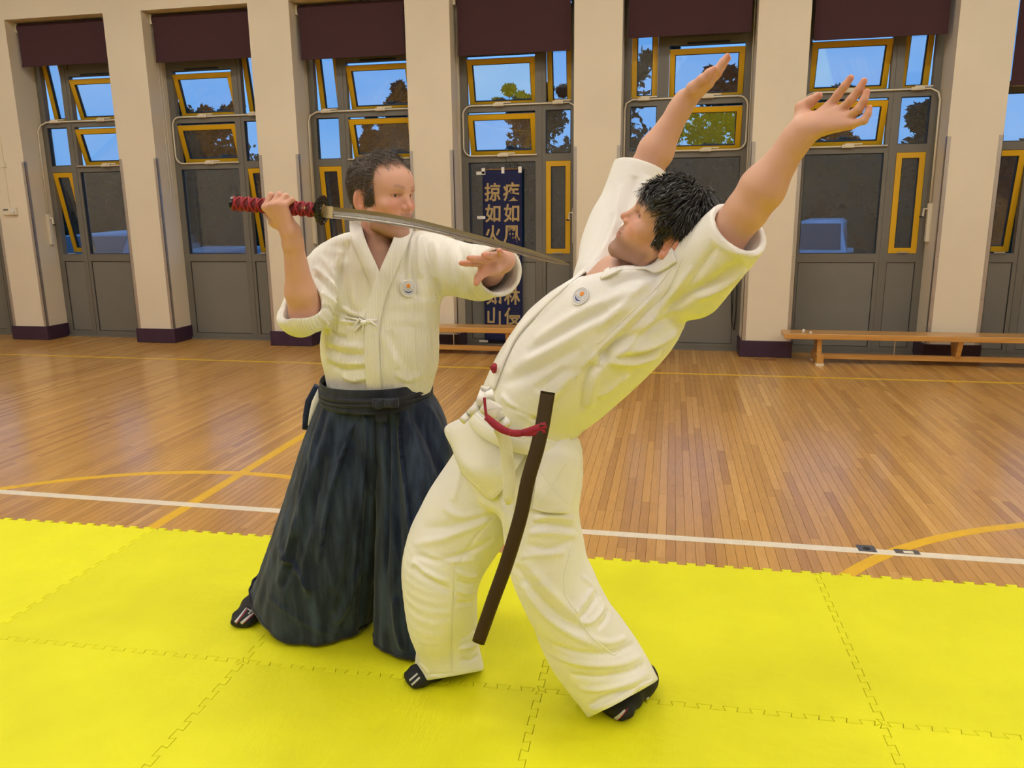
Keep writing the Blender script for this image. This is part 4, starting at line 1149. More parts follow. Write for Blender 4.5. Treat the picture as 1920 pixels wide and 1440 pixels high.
def sock(name, heel, toe, z, parent, width=0.045, stripe=True, ankle=None, rise=0.10):
    """black indoor sock-shoe from heel to toe with pale and red flashes"""
    h = np.array([heel[0], heel[1], z]); t = np.array([toe[0], toe[1], z]); d = t - h; L = np.linalg.norm(d); d /= L
    s = np.cross(d, [0, 0, 1.0]); up = np.array([0, 0, 1.0])
    at = lambda a, b, c: h + d * (a * L) + s * b + up * c
    an = at(0.24, 0, rise + 0.05) if ankle is None else np.array(ankle)
    f = union([loft([(at(0.10, 0, 0.040), s * 0.031, up * 0.042), (at(0.30, 0, 0.042), s * 0.033, up * 0.046), (at(0.55, 0, 0.034), s * 0.041, up * 0.036),
                     (at(0.78, 0.002, 0.024), s * width, up * 0.026), (at(0.90, 0.002, 0.019), s * (width * 0.9), up * 0.021)], 0.02),
               cone(at(0.20, 0, 0.05), an, 0.040, 0.044)], 0.03)
    f = keep(f, (0, 0, -1), (0, 0, z + 0.002), 0.004); f = keep(f, up, an + up * 0.0, 0.003)
    lo, hi = bounds([at(-0.15, 0, 0), at(1.15, 0, 0), an], 0.07)
    V, Fc = sdf_mesh(f, lo, hi, 0.0035)
    V = relax(V, Fc, 1, 0.4)
    a = (V - h) @ d / L; b = (V - h) @ s; c = V[:, 2] - z
    col = np.tile((0.008, 0.008, 0.010), (len(V), 1))
    return V, Fc, col, (at, d, s, L)
# ================================================================== THE MAN WITH THE SWORD
def PD(px, py, D): return CAM + ray(px, py) * D
def cloth_mat(name, col, kind, scale, strength, rough=0.9, var=None):
    m = mat(name, col, rough, spec=0.2, sheen=0.15)
    t = m.node_tree; b = t.nodes['Principled BSDF']; c = N(t, 'ShaderNodeTexCoord')
    hs = []
    if kind == 'rib':
        w = N(t, 'ShaderNodeTexWave'); w.bands_direction = 'X'; w.inputs['Scale'].default_value = scale; w.inputs['Distortion'].default_value = 0.6; w.inputs['Detail'].default_value = 1
        w.inputs['Detail Scale'].default_value = 0.3
        t.links.new(c.outputs['Object'], w.inputs['Vector']); h = w.outputs[0]
    elif kind == 'grain':
        mpn = N(t, 'ShaderNodeMapping'); mpn.inputs['Rotation'].default_value = (0.5, 0.6, 0.3); t.links.new(c.outputs['Object'], mpn.inputs[0])
        w1 = N(t, 'ShaderNodeTexWave'); w1.bands_direction = 'X'; w1.inputs['Scale'].default_value = scale
        w2 = N(t, 'ShaderNodeTexWave'); w2.bands_direction = 'Z'; w2.inputs['Scale'].default_value = scale * 0.8
        for w in (w1, w2): t.links.new(mpn.outputs[0], w.inputs['Vector'])
        ad = N(t, 'ShaderNodeMath', operation='MULTIPLY'); t.links.new(w1.outputs[0], ad.inputs[0]); t.links.new(w2.outputs[0], ad.inputs[1]); h = ad.outputs[0]
    else:
        n = N(t, 'ShaderNodeTexNoise'); n.inputs['Scale'].default_value = scale; n.inputs['Detail'].default_value = 5
        t.links.new(c.outputs['Object'], n.inputs['Vector']); h = n.outputs[0]
    bp = N(t, 'ShaderNodeBump'); bp.inputs['Strength'].default_value = strength; bp.inputs['Distance'].default_value = 0.002
    t.links.new(h, bp.inputs['Height'])
    n2 = N(t, 'ShaderNodeTexNoise'); n2.inputs['Scale'].default_value = 26; n2.inputs['Detail'].default_value = 4; n2.inputs['Distortion'].default_value = 0.8
    t.links.new(c.outputs['Object'], n2.inputs['Vector'])
    b2 = N(t, 'ShaderNodeBump'); b2.inputs['Strength'].default_value = 0.25; b2.inputs['Distance'].default_value = 0.006
    t.links.new(n2.outputs[0], b2.inputs['Height']); t.links.new(bp.outputs[0], b2.inputs['Normal']); t.links.new(b2.outputs[0], b.inputs['Normal'])
    if var is not None:
        mp2 = N(t, 'ShaderNodeMapping'); mp2.inputs['Scale'].default_value = (30, 30, 4); t.links.new(c.outputs['Object'], mp2.inputs[0])
        n3 = N(t, 'ShaderNodeTexNoise'); n3.inputs['Scale'].default_value = 1.0; n3.inputs['Detail'].default_value = 6; t.links.new(mp2.outputs[0], n3.inputs['Vector'])
        x = N(t, 'ShaderNodeMix', data_type='RGBA'); x.inputs[6].default_value = (*col, 1); x.inputs[7].default_value = (*var, 1)
        rr = N(t, 'ShaderNodeMapRange'); rr.inputs[1].default_value = 0.42; rr.inputs[2].default_value = 0.72
        t.links.new(n3.outputs[0], rr.inputs[0]); t.links.new(rr.outputs[0], x.inputs[0]); t.links.new(x.outputs[2], b.inputs['Base Color'])
cloth_mat('cotton_ribbed', (0.80, 0.785, 0.72), 'rib', 42, 0.35)
cloth_mat('cotton_plain', (0.82, 0.81, 0.76), 'noise', 500, 0.15)
cloth_mat('cotton_grain', (0.84, 0.83, 0.80), 'grain', 96, 0.22)
cloth_mat('indigo_cloth', (0.013, 0.021, 0.046), 'noise', 600, 0.2, var=(0.046, 0.070, 0.125))
cloth_mat('indigo_band', (0.020, 0.023, 0.032), 'noise', 500, 0.3, var=(0.040, 0.046, 0.060))
mat('black_lacquer', (0.008, 0.008, 0.008), 0.25, metal=0.3)
mat('blade_steel', (0.52, 0.51, 0.47), 0.16, metal=1.0)
mat('grip_red', (0.30, 0.010, 0.022), 0.6, bump=0.3, bscale=300)
mat('grip_dark', (0.12, 0.006, 0.010), 0.7)
mat('patch_white', (0.74, 0.74, 0.74), 0.7)
mat('patch_line', (0.16, 0.17, 0.24), 0.7)
mat('patch_blue', (0.03, 0.06, 0.30), 0.7)
mat('patch_orange', (0.80, 0.26, 0.01), 0.7)
mat('sock_black', (0.009, 0.009, 0.011), 0.75, bump=0.15, bscale=500)
mat('sock_white', (0.55, 0.55, 0.56), 0.6)
mat('sock_red', (0.45, 0.02, 0.05), 0.6)

def emblem(tree, px, py, Rm, roll, parent, upv=(0, 0, 1)):
    c, n = hit(tree, px, py)
    ns = [hit(tree, px + dx, py + dy)[1] for dx in (-10, 0, 10) for dy in (-10, 0, 10)]
    n = np.mean([q for q in ns if q is not None], 0); n /= np.linalg.norm(n)
    u = np.array(CU) - n * (np.array(CU) @ n); u /= np.linalg.norm(u); r = np.cross(u, n)
    u, r = u * math.cos(roll) + r * math.sin(roll), r * math.cos(roll) - u * math.sin(roll)
    at = lambda a, b, h: c + r * (a * Rm) + u * (b * Rm) + n * (h + 0.002)
    mb = MB(); k = 40
    ringv = lambda q, h: [at(q * math.cos(6.2832 * i / k), q * math.sin(6.2832 * i / k), h) for i in range(k)]
    v = ringv(1.0, -0.004) + ringv(1.0, 0.0012) + ringv(0.94, 0.0022) + ringv(0.88, 0.0012) + [at(0, 0, 0.0012)]
    f = []
    for a in range(3): f += [(a * k + i, a * k + (i + 1) % k, (a + 1) * k + (i + 1) % k, (a + 1) * k + i) for i in range(k)]
    f += [(3 * k + i, 3 * k + (i + 1) % k, 4 * k) for i in range(k)]
    mb.add(v, f, 0)
    NP = 18
    for i in range(NP):
        a = 6.2832 * (i + 0.5) / NP; b = 6.2832 * (i + 1.5) / NP
        mb.tube([at(0.12 * math.cos(a), 0.12 * math.sin(a), 0.0014), at(0.72 * math.cos(a), 0.72 * math.sin(a), 0.0014)], 0.00028, 4, 1)
        arc = [((0.72 + 0.08 * math.sin(math.pi * t)) * math.cos(a + (b - a) * t), (0.72 + 0.08 * math.sin(math.pi * t)) * math.sin(a + (b - a) * t)) for t in np.linspace(0, 1, 6)]
        mb.tube([at(x, y, 0.0014) for x, y in arc], 0.00035, 4, 1)
    def disc(cx, cy, q, h, mi):
        vv = [at(cx + q * math.cos(6.2832 * i / 20), cy + q * math.sin(6.2832 * i / 20), h) for i in range(20)]
        mb.add(vv + [at(cx, cy, h + 0.0004)], [(i, (i + 1) % 20, 20) for i in range(20)], mi)
    disc(0, 0.30, 0.24, 0.0019, 3)
    m_ = 16; o_ = []; i_ = []
    for q in range(m_ + 1):
        a = math.pi * (1.06 + 0.88 * q / m_); o_.append(at(0.55 * math.cos(a), 0.55 * math.sin(a), 0.0019))
        a2 = a; w_ = 0.16 * math.sin(math.pi * q / m_); i_.append(at((0.55 - w_) * math.cos(a2), (0.55 - w_) * math.sin(a2), 0.0019))
    mb.add(o_ + i_, [(q, q + 1, m_ + 2 + q, m_ + 1 + q) for q in range(m_)], 2)
    o = mb.build('emblem', ['patch_white', 'patch_line', 'patch_blue', 'patch_orange'], parent)
    o['label'] = 'round white flower patch with orange dot and blue crescent'
    return o

tori = empty('person', G(640, 1190), 'man in white jacket and dark indigo pleated skirt trousers, raising a sword', 'person')
SK1 = (0.66, 0.375, 0.275)
# ---- joints
t_sR, t_eR, t_wR = P(618, 492, 2.36), P(570, 588, 2.20), P(546, 436, 2.115)
t_sL, t_eL, t_wL = P(800, 480, 2.40), P(906, 514, 2.37), P(948, 488, 2.165)
t_nk, t_pel = P(716, 470, 2.385), P(708, 770, 2.38)
# right hand on the sword handle, back of the hand to the camera
H1 = dict(wrist=t_wR, mcp=[P(498, 389, 2.088), P(510, 386, 2.080), P(522, 384, 2.080), P(533, 385, 2.086)],
          fingers=[[P(508, 366, 2.100), P(511, 378, 2.150), P(503, 394, 2.150)], [P(523, 365, 2.098), P(525, 378, 2.152), P(517, 396, 2.150)],
                   [P(536, 368, 2.098), P(538, 380, 2.152), P(530, 397, 2.150)], [P(548, 375, 2.102), P(549, 386, 2.148), P(542, 399, 2.146)]],
          thumb=[P(516, 415, 2.125), P(506, 402, 2.150), P(520, 398, 2.165), P(538, 397, 2.165)])
# left hand, open palm, fingers to the left
H2 = dict(wrist=t_wL, mcp=[P(903, 494, 2.060), P(909, 486, 2.055), P(924, 480, 2.058), P(938, 477, 2.070)],
          fingers=[[P(886, 494, 2.035), P(875, 494, 2.022), P(864.5, 493.5, 2.012)], [P(896, 486, 2.020), P(887, 485, 2.008), P(879, 484, 2.000)],
                   [P(914, 478, 2.018), P(910, 477.5, 2.002), P(906.5, 478, 1.990)], [P(937.5, 472.5, 2.035), P(936.5, 470.5, 2.020), P(936, 470, 2.008)]],
          thumb=[P(926, 504, 2.085), P(905, 511, 2.058), P(897, 521, 2.045), P(893, 531, 2.038)])
def arm(s, e, w, re=0.043, rw=0.0265):
    m = e + (w - e) * 0.28
    return union([cone(s, e + (s - e) * 0.05, 0.056, 0.044), chain([e, m, w + (e - w) * 0.12, w], [re * 0.95, re, rw * 1.02, rw], 0.02)], 0.02)
def head_frame(o_px, Y, fwd, upv):
    f = np.array(fwd); f /= np.linalg.norm(f); u = np.array(upv); u = u - f * (u @ f); u /= np.linalg.norm(u)
    return P(o_px[0], o_px[1], Y), np.stack([np.cross(f, u), f, u], 1)
vd = ray(717, 375); vd = vd / np.linalg.norm(vd); hz = np.array([vd[0], vd[1], 0]); hz /= np.linalg.norm(hz); rt = np.array([hz[1], -hz[0], 0])
ya = math.radians(48)
tO, tM = head_frame((716, 377), 2.35, -hz * math.cos(ya) + rt * math.sin(ya) + np.array([0, 0, -0.03]), np.array([0, 0, 1.0]) + rt * 0.02)
TS = 1.03
hl = head_local(TS)
def in_frame(f, o, M):
    o = np.array(o, F32); M = np.array(M, F32)
    def g(Q):
        keep_ = CHUNK[0]; CHUNK[0] = None if keep_ is None else ((np.array(keep_[0], F32) - o) @ M, keep_[1])
        d = f((Q - o) @ M); CHUNK[0] = keep_; return d
    g.bs = (o, 0.19)
    return g
tl2w = lambda x, y, z: tO + tM @ (np.array([x, y, z]) * TS)
t_head = in_frame(hl, tO, tM)
t_neck = union([cone(tl2w(0, -0.022, -0.045), t_nk, 0.050, 0.057), cone(tl2w(0, 0.010, -0.085), t_nk + np.array([0, -0.045, -0.02]), 0.034, 0.038)], 0.025)
t_chest = union([loft(dense([stn((680, 480), (756, 478), 2.385, 0.060), stn((626, 500), (800, 496), 2.38, 0.084), stn((618, 530), (808, 530), 2.375, 0.105), stn((635, 600), (805, 600), 2.37, 0.105)], 2), 0.02)], 0.02)
t_up = union([t_head, union([t_neck, t_chest], 0.03)], 0.012)
t_trunk = union([loft([stn((640, 520), (800, 520), 2.37, 0.095), stn((640, 620), (796, 620), 2.37, 0.105), stn((640, 700), (780, 700), 2.38, 0.105), stn((640, 800), (790, 800), 2.38, 0.10)], 0.03),
                 chain([P(672, 800, 2.38), P(600, 970, 2.38), G(520, 1130) + np.array([0.02, 0.08, 0.09])], [0.085, 0.055, 0.036], 0.03),
                 chain([P(755, 800, 2.38), P(795, 980, 2.40), G(815, 1170) + np.array([0, 0.06, 0.09])], [0.085, 0.055, 0.036], 0.03),
                 cone(t_sR, t_eR, 0.052, 0.043), cone(t_sL, t_eL, 0.052, 0.043), cone(t_sR, t_sL, 0.05, 0.05)], 0.04)
parts = []
V, Fc = sdf_mesh(t_trunk, *bounds([P(480, 440, 2.3), P(900, 440, 2.45), G(480, 1150), G(850, 1230)], 0.12), 0.009); parts.append((V, Fc, np.tile(SK1, (len(V), 1))))
lo, hi = bounds([tl2w(0.09, 0.13, 0.15), tl2w(-0.09, -0.12, 0.15), tl2w(0.09, -0.12, -0.12), tl2w(-0.09, 0.13, -0.12), P(640, 560, 2.26), P(790, 450, 2.48)], 0.02)
V, Fc = sdf_mesh(t_up, lo, hi, 0.0019)
V = relax(V, Fc, 1, 0.3)
Lc = (V - tO) @ tM
def tori_hair(L):
    L = L / TS; x, y, z = np.abs(L[:, 0]), L[:, 1], L[:, 2]
    side = np.clip((0.036 - y - 0.35 * np.clip(z - 0.06, 0, 1) * 0 ) / 0.010, 0, 1) * np.clip((z - np.where(y > 0.004, 0.006 + 0.0 * y, np.where(y > -0.045, 0.034, -0.045))) / 0.010, 0, 1)
    burn = np.clip((0.030 - np.abs(y - 0.018) * 1.6) / 0.01, 0, 1) * np.clip((z + 0.012) / 0.008, 0, 1) * (z < 0.05)
    top = np.clip((z - 0.098) / 0.012, 0, 1) * np.clip((0.075 - y) / 0.01, 0, 1) * np.clip((0.050 - x) / 0.015, 0, 1) * np.where(y > 0.0, 0.30, 0.5)
    return np.clip(np.maximum(np.maximum(side, burn * (x > 0.055)), top), 0, 1) * (z > -0.075) * ~((x > 0.0715) & (y < 0.012) & (y > -0.042) & (z < 0.040))
hm = tori_hair(Lc)
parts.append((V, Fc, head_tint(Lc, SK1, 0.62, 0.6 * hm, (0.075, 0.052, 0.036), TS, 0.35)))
headV, headN, headH = V, normals(V, Fc), hm
for (hj, s_, e_, w_) in ((H1, t_sR, t_eR, t_wR), (H2, t_sL, t_eL, t_wL)):
    hf = hand_field(hj); af = arm(s_ + (e_ - s_) * 0.45, e_, w_)
    f = (lambda hf, af: (lambda Q: smin(hf(Q), af(Q), 0.018)))(hf, af)
    allp = [s_ + (e_ - s_) * 0.45, e_, w_] + hj['mcp'] + hj['thumb'] + [q for g in hj['fingers'] for q in g]
    V, Fc = sdf_mesh(f, *bounds(allp, 0.06), 0.0021); V = relax(V, Fc, 1, 0.3)
    parts.append((V, Fc, hand_tint(V, hj, SK1)))
V, Fc, C = joinV(parts)
cloth_obj('body', V, Fc, 'skin', tori, C)
gz = P(1210, 405, 2.0) - tl2w(0, 0.07, 0.0165)
for sx in (-1, 1): eye_ball(tl2w(sx * 0.032, 0.0700, 0.0168), gz, (0, 0, 1), tori, (0.06, 0.045, 0.03))
# ---- hair
def grow(headV, headN, hm, O, M, s, n, seed, lenf, combf, width, layer, curl, name, m, parent, droop=0.0, extra=None):
    r = np.random.RandomState(seed); L = (headV - O) @ M; NL = headN @ M
    pr = hm / hm.sum(); k = r.choice(len(L), n, p=pr)
    roots = L[k] + r.normal(size=(n, 3)) * 0.0012; nr = NL[k]
    cb = combf(roots / s, r); cb = cb - nr * np.einsum('ij,ij->i', cb, nr)[:, None]; cb /= np.linalg.norm(cb, axis=1)[:, None] + 1e-9
    Vv, Fq = hair_strands(roots, nr, cb, lenf(roots / s, r), width, layer, np.array([0, -0.002, 0.045]) * s, np.array([0.0755, 0.097, 0.088]) * s, seed, curl=curl, droop=droop)
    return link(name, arr_mesh(name, O + Vv @ M.T, Fq), m, parent, True)
def comb_t(L, r):
    x, y, z = L[:, 0], L[:, 1], L[:, 2]; top = np.clip((z - 0.09) / 0.02, 0, 1) * (y > -0.03)
    back = np.stack([0.2 * np.sign(x), -0.9 + 0 * x, -0.55 + 0 * x], 1); fr = np.stack([-0.5 + 0.3 * r.normal(size=len(x)), 0.9 + 0 * x, 0.0 * x], 1)
    return back * (1 - top[:, None]) + fr * top[:, None] + r.normal(size=L.shape) * 0.45
grow(headV, headN, headH, tO, tM, TS, 6200, 3, lambda L, r: np.where(L[:, 2] > 0.09, 0.045, 0.034) * r.uniform(0.6, 1.25, len(L)), comb_t, 0.00065, 0.016, 0.95, 'hair', 'hair_brown', tori, 0.1)
# ---- jacket
tj = loft(dense([stn((668, 440), (764, 436), 2.385, 0.075), stn((625, 458), (800, 450), 2.385, 0.095), stn((592, 482), (826, 474), 2.38, 0.112), stn((610, 530), (826, 530), 2.375, 0.124),
                 stn((626, 585), (822, 588), 2.37, 0.128), stn((616, 630), (818, 628), 2.37, 0.130), stn((608, 664), (816, 660), 2.37, 0.130), stn((612, 692), (810, 688), 2.375, 0.118),
                 stn((615, 712), (802, 708), 2.375, 0.112), stn((620, 738), (794, 734), 2.375, 0.104), stn((628, 775), (786, 768), 2.375, 0.098)], 3), 0.015)
tj = keep(tj, (0, 0, 1), P(716, 431, 2.385), 0.012)
# right sleeve hangs round the elbow like a cup, the forearm rises out of it
rimc = P(562, 566, 2.175); upf = (t_wR - t_eR) / np.linalg.norm(t_wR - t_eR)
rn = upf * 0.75 + np.array([-0.45, -0.30, 0.0]); rn /= np.linalg.norm(rn)
sRu = chain([P(628, 492, 2.375), P(606, 530, 2.325), P(588, 570, 2.265)], [0.078, 0.086, 0.082], 0.02)
cup = cone(P(592, 566, 2.27), P(563, 588, 2.195), 0.074, 0.072)
cup = keep(cup, rn, rimc, 0.004)
sR = lambda Q: smin(sRu(Q), cup(Q), 0.025)
sR = cut(sR, chain([t_eR, rimc + upf * 0.0, rimc + upf * 0.05], [0.054, 0.060, 0.054], 0.01), 0.004)
# left sleeve runs out to the elbow, its mouth opens towards the camera
mouth = P(937, 508, 2.235); mn = CAM - mouth; mn = mn / np.linalg.norm(mn) + CR * 0.55 + np.array([0, 0, -0.05]); mn /= np.linalg.norm(mn)
elb = P(898, 512, 2.40); maxis = mouth - elb
sL = union([cone(P(800, 492, 2.42), elb, 0.096, 0.080), cone(elb, mouth + maxis * 0.25, 0.080, 0.073)], 0.03)
sL = keep(sL, mn, mouth, 0.004)
sL = cut(sL, cone(elb + maxis * 0.30, mouth + maxis * 0.4, 0.056, 0.066), 0.004)
jf = lambda Q: smin(smin(tj(Q), sR(Q), 0.022), sL(Q), 0.03)
jf = keep(jf, (0, 0, -1), P(700, 762, 2.37), 0.004)
shn = np.cross(P(672, 424, 2.38) - P(582, 466, 2.38), ray(625, 444)); shn = shn if shn[2] > 0 else -shn
jf = keep(jf, shn, P(627, 444, 2.38), 0.03)
V, Fc = sdf_mesh(jf, *bounds([P(505, 420, 2.1), P(985, 420, 2.3), P(520, 780, 2.2), P(820, 780, 2.55), P(980, 560, 2.52)], 0.05), 0.0042)
V = relax(V, Fc, 2, 0.5); Nn = normals(V, Fc); tr = bvh(V, Fc)
V = wrinkle(V, Nn, 0.0016, 38, 5, (0, 0, 1))
V = folds(V, Nn, tr, [
    # right shoulder and sleeve
    ([(655, 450), (640, 500), (632, 560)], 0.010, -0.010), ([(640, 470), (628, 520), (630, 575)], 0.012, 0.008), ([(600, 478), (628, 520), (634, 560)], 0.010, 0.008), ([(588, 500), (612, 522), (632, 548)], 0.008, 0.009),
    ([(590, 515), (615, 540), (630, 566)], 0.007, -0.008), ([(600, 548), (618, 560), (632, 572)], 0.008, 0.008), ([(602, 575), (618, 580), (630, 600)], 0.007, -0.007), ([(640, 480), (655, 520), (668, 580)], 0.012, 0.006),
    ([(634, 560), (630, 600), (624, 622)], 0.008, -0.014), ([(596, 590), (610, 604), (617, 618)], 0.006, 0.005),
    # left shoulder gathers
    ([(768, 436), (762, 480), (756, 530)], 0.008, -0.010), ([(778, 440), (774, 500), (782, 560)], 0.009, -0.011), ([(788, 442), (782, 490), (790, 520)], 0.010, 0.010), ([(772, 446), (768, 490), (768, 520)], 0.007, 0.008),
    ([(800, 445), (802, 500), (818, 560)], 0.012, -0.010), ([(812, 450), (822, 500), (828, 560)], 0.011, 0.009), ([(840, 452), (848, 500), (850, 545)], 0.012, 0.006), ([(860, 455), (868, 500), (868, 545)], 0.010, -0.006),
    ([(880, 458), (890, 500), (890, 550)], 0.010, 0.005), ([(818, 520), (824, 560), (822, 590)], 0.009, -0.012), ([(905, 470), (908, 500), (906, 545)], 0.008, -0.005),
    # gathers to the tie and waist bulges
    ([(632, 584), (655, 594), (682, 600)], 0.007, -0.009), ([(634, 600), (656, 604), (680, 604)], 0.006, 0.007), ([(640, 575), (660, 588), (684, 598)], 0.007, 0.006), ([(650, 612), (668, 608), (684, 604)], 0.006, -0.006),
    ([(612, 650), (640, 664), (690, 668)], 0.011, -0.010), ([(610, 640), (640, 648), (688, 652)], 0.012, 0.008), ([(613, 680), (645, 694), (690, 690)], 0.011, -0.009), ([(612, 668), (640, 680), (690, 680)], 0.012, 0.007),
    ([(618, 622), (635, 632), (650, 634)], 0.008, -0.010), ([(640, 704), (665, 712), (690, 706)], 0.009, 0.007),
    ([(712, 620), (735, 660), (750, 690)], 0.016, 0.006), ([(725, 620), (750, 670), (775, 700)], 0.014, -0.006), ([(790, 560), (800, 620), (806, 680)], 0.014, 0.006), ([(775, 570), (785, 640), (790, 700)], 0.012, -0.004),
    ([(740, 700), (765, 712), (790, 700)], 0.010, 0.006), ([(700, 560), (690, 580), (680, 598)], 0.008, 0.005)])
px = project(V); fx = px[Fc].mean(1); Nf = normals(V, Fc)[Fc].mean(1); ctrf = V[Fc].mean(1)
vpoly = [(670, 405), (668, 425), (676, 446), (690, 474), (712, 528), (722, 500), (738, 462), (752, 436), (758, 405)]
front = np.einsum('ij,ij->i', Nf, CAM - ctrf) > -0.02
V2f = ~(in_poly(fx, vpoly) & (ctrf[:, 2] > 1.0) & (ctrf[:, 1] < 2.45))
jacket = cloth_obj('jacket', V, Fc[V2f], 'cotton_ribbed', tori)
jtree = bvh(V, Fc)
bt = bvh(*[q for q in joinV(parts)[:2]])
def collar(name, px_in, width, thick, m, parent, tree, n=40, miss=2.33, lift=0.002, endY=None):
    return strap(name, tree, px_in, width, thick, m, parent, lift=lift, n=n, miss=miss)
# right lapel (under), then the left lapel running down to the hem (over)
strap('lapel', jtree, [(667, 414), (669, 436), (680, 468), (697, 505), (712, 545), (716, 556)], 0.040, 0.006, 'cotton_ribbed', jacket, lift=0.001, miss=2.36)
strap('lapel', jtree, [(764, 418), (756, 442), (743, 474), (728, 508), (712, 550), (702, 592), (698, 630), (699, 680), (702, 734)], 0.046, 0.006, 'cotton_ribbed', jacket, lift=0.003, n=48, miss=2.36)
# collar behind the neck
nc = (tl2w(0, -0.03, -0.115)); pts = []; nrm_ = []
for a in np.linspace(-0.2, math.pi + 0.2, 22):
    d = rt * math.cos(a) + hz * math.sin(a); pts.append(P(716, 425, 2.385) + d * np.array([0.066, 0.066, 0]) + np.array([0, 0, 0.012 * math.sin(a)])); nrm_.append(d + np.array([0, 0, 0.25]))
ribbon('collar_band', pts, nrm_, 0.045, 0.006, 'cotton_ribbed', jacket)
# hem stitching along the sleeve seam line and the tie
strap('seam', jtree, [(822, 560), (812, 520), (800, 480), (793, 448)], 0.006, 0.0015, 'cotton_plain', jacket, lift=-0.0004)
bow = MB(); bc, bn = hit(jtree, 686, 604)
def bowpt(px_, py_, h): 
    c, n = hit(jtree, px_, py_); return c + n * h
bow.tube([bowpt(648, 596, 0.004), bowpt(668, 601, 0.006), bowpt(684, 604, 0.008)], 0.0035, 8)
for pth in ([(686, 604, .008), (676, 602, .012), (668, 614, .014), (669, 621, .010), (676, 612, .008), (685, 606, .006)], [(686, 603, .008), (698, 602, .014), (708, 610, .013), (709, 616, .010), (700, 612, .007), (688, 606, .005)],
            [(686, 602, .008), (694, 600, .012), (702, 600, .011), (709, 599, .008)], [(684, 606, .006), (683, 614, .007), (682, 622, .006)]):
    bow.tube([bowpt(a, b, h) for a, b, h in curve_px(pth, 18)] if False else [bowpt(a, b, h) for a, b, h in pth], 0.0034, 8)
bow.tube([bowpt(681, 603, .010), bowpt(690, 605, .010)], 0.008, 10)
bow.build('tie', 'cotton_plain', jacket, smooth=True)
emblem(jtree, 765, 541, 0.0262, 0.0, jacket)

# ---- hakama: two wide pleated legs
def hak_leg(st, seed, npl, amp):
    st = dense(st, 16); nu = 220; V = []; rows = len(st); r = random.Random(seed)
    for j, (c, a, b) in enumerate(st):
        w = j / (rows - 1)
        for k in range(nu):
            t = 2 * math.pi * k / nu
            e = amp * (0.25 + 0.9 * w) * (0.6 * math.sin(npl * t + 2.2 * w * math.sin(t) + seed) + 0.35 * math.sin(2.3 * npl * t + 1.1 * seed + 3 * w))
            cs, sn = math.cos(t), math.sin(t)
            p_ = c + a * cs + b * sn; d = a * cs + b * sn; d = d / np.linalg.norm(d)
            V.append(p_ + d * e)
    Fc = [(j * nu + k, (j + 1) * nu + k, (j + 1) * nu + (k + 1) % nu, j * nu + (k + 1) % nu) for j in range(rows - 1) for k in range(nu)]
    return np.array(V), np.array(Fc)
def hst(L, Rr, Y, dep, tiltz=0.0, YR=None):
    c, a, b = stn(L, Rr, Y, dep, YR); b = np.array([b[0], b[1], 0.0]); b = b / np.linalg.norm(b) * dep; b[2] = tiltz
    return (c, a, b)
HL = [hst((614, 725), (724, 742), 2.375, 0.118, -0.010), hst((592, 775), (730, 790), 2.37, 0.130), hst((568, 838), (730, 850), 2.36, 0.150), hst((548, 910), (724, 930), 2.36, 0.165),
      hst((526, 985), (718, 1000), 2.37, 0.180), hst((506, 1050), (714, 1070), 2.385, 0.190), hst((490, 1100), (706, 1130), 2.40, 0.195), hst((480, 1124), (700, 1172), 2.415, 0.20, 0.0)]
HR = [hst((690, 742), (798, 728), 2.375, 0.118, -0.010), hst((690, 790), (828, 780), 2.375, 0.130), hst((704, 850), (846, 850), 2.37, 0.140), hst((712, 930), (856, 920), 2.37, 0.150),
      hst((712, 1000), (862, 990), 2.36, 0.160), hst((710, 1070), (868, 1060), 2.36, 0.165), hst((706, 1130), (874, 1140), 2.36, 0.165), hst((704, 1176), (880, 1196), 2.36, 0.16)]
hk = []
for st, seed, npl, sp in ((HL, 1, 9, None), (HR, 4, 8, None)):
    V, Fc = hak_leg(st, seed, npl, 0.0040); hk.append((V, Fc))
# the hems reach the mat in front: drop the near side of the rings
def drop(V, st_n, px_line):
    return V
nH = 220
V, Fc = hk[0]; rows = len(V) // nH; VV = V.reshape(rows, nH, 3)
for j in range(rows):
    w = max(0, (j / (rows - 1) - 0.55) / 0.45)
    ring_ = VV[j]; c = ring_.mean(0); fr = (CAM - c); fr[2] = 0; fr /= np.linalg.norm(fr)
    side = (ring_ - c) @ fr; lat = (ring_ - c) @ CR
    VV[j, :, 2] -= w * 0.0
zt = np.array([0.0])
V = VV.reshape(-1, 3)
last = VV[-1]
# lower the hem to the mat where the photograph shows it touching
def hem_to(VV, tgt):
    rows = len(VV); end = VV[-1].copy()
    pxe = project(end)
    c = end.mean(0)
    for k in range(VV.shape[1]):
        z = end[k, 2]; fr = ((end[k] - c) @ ((CAM - c) * np.array([1, 1, 0]))) / np.linalg.norm((CAM - c)[:2])
        goal = tgt(end[k], fr)
        for j in range(rows):
            w = max(0.0, (j / (rows - 1) - 0.25) / 0.75) ** 1.6
            VV[j, k, 2] += (goal - z) * w
    return VV
VV = hem_to(VV, lambda p_, fr: 0.030 + 0.10 * max(0, min(1, (-1.25 - p_[0]) / 0.25)) + (0.03 if fr < 0 else 0.0))
hk[0] = (VV.reshape(-1, 3), Fc)
V, Fc = hk[1]; VR = V.reshape(-1, nH, 3)
VR = hem_to(VR, lambda p_, fr: 0.030 + 0.02 * max(0, -fr))
hk[1] = (VR.reshape(-1, 3), Fc)
V, Fc = hak_leg([hst((636, 728), (774, 728), 2.375, 0.120, -0.01), hst((640, 770), (776, 770), 2.37, 0.130), hst((652, 815), (770, 815), 2.37, 0.132), hst((668, 870), (756, 870), 2.375, 0.118), hst((688, 940), (736, 940), 2.385, 0.085)], 7, 7, 0.003)
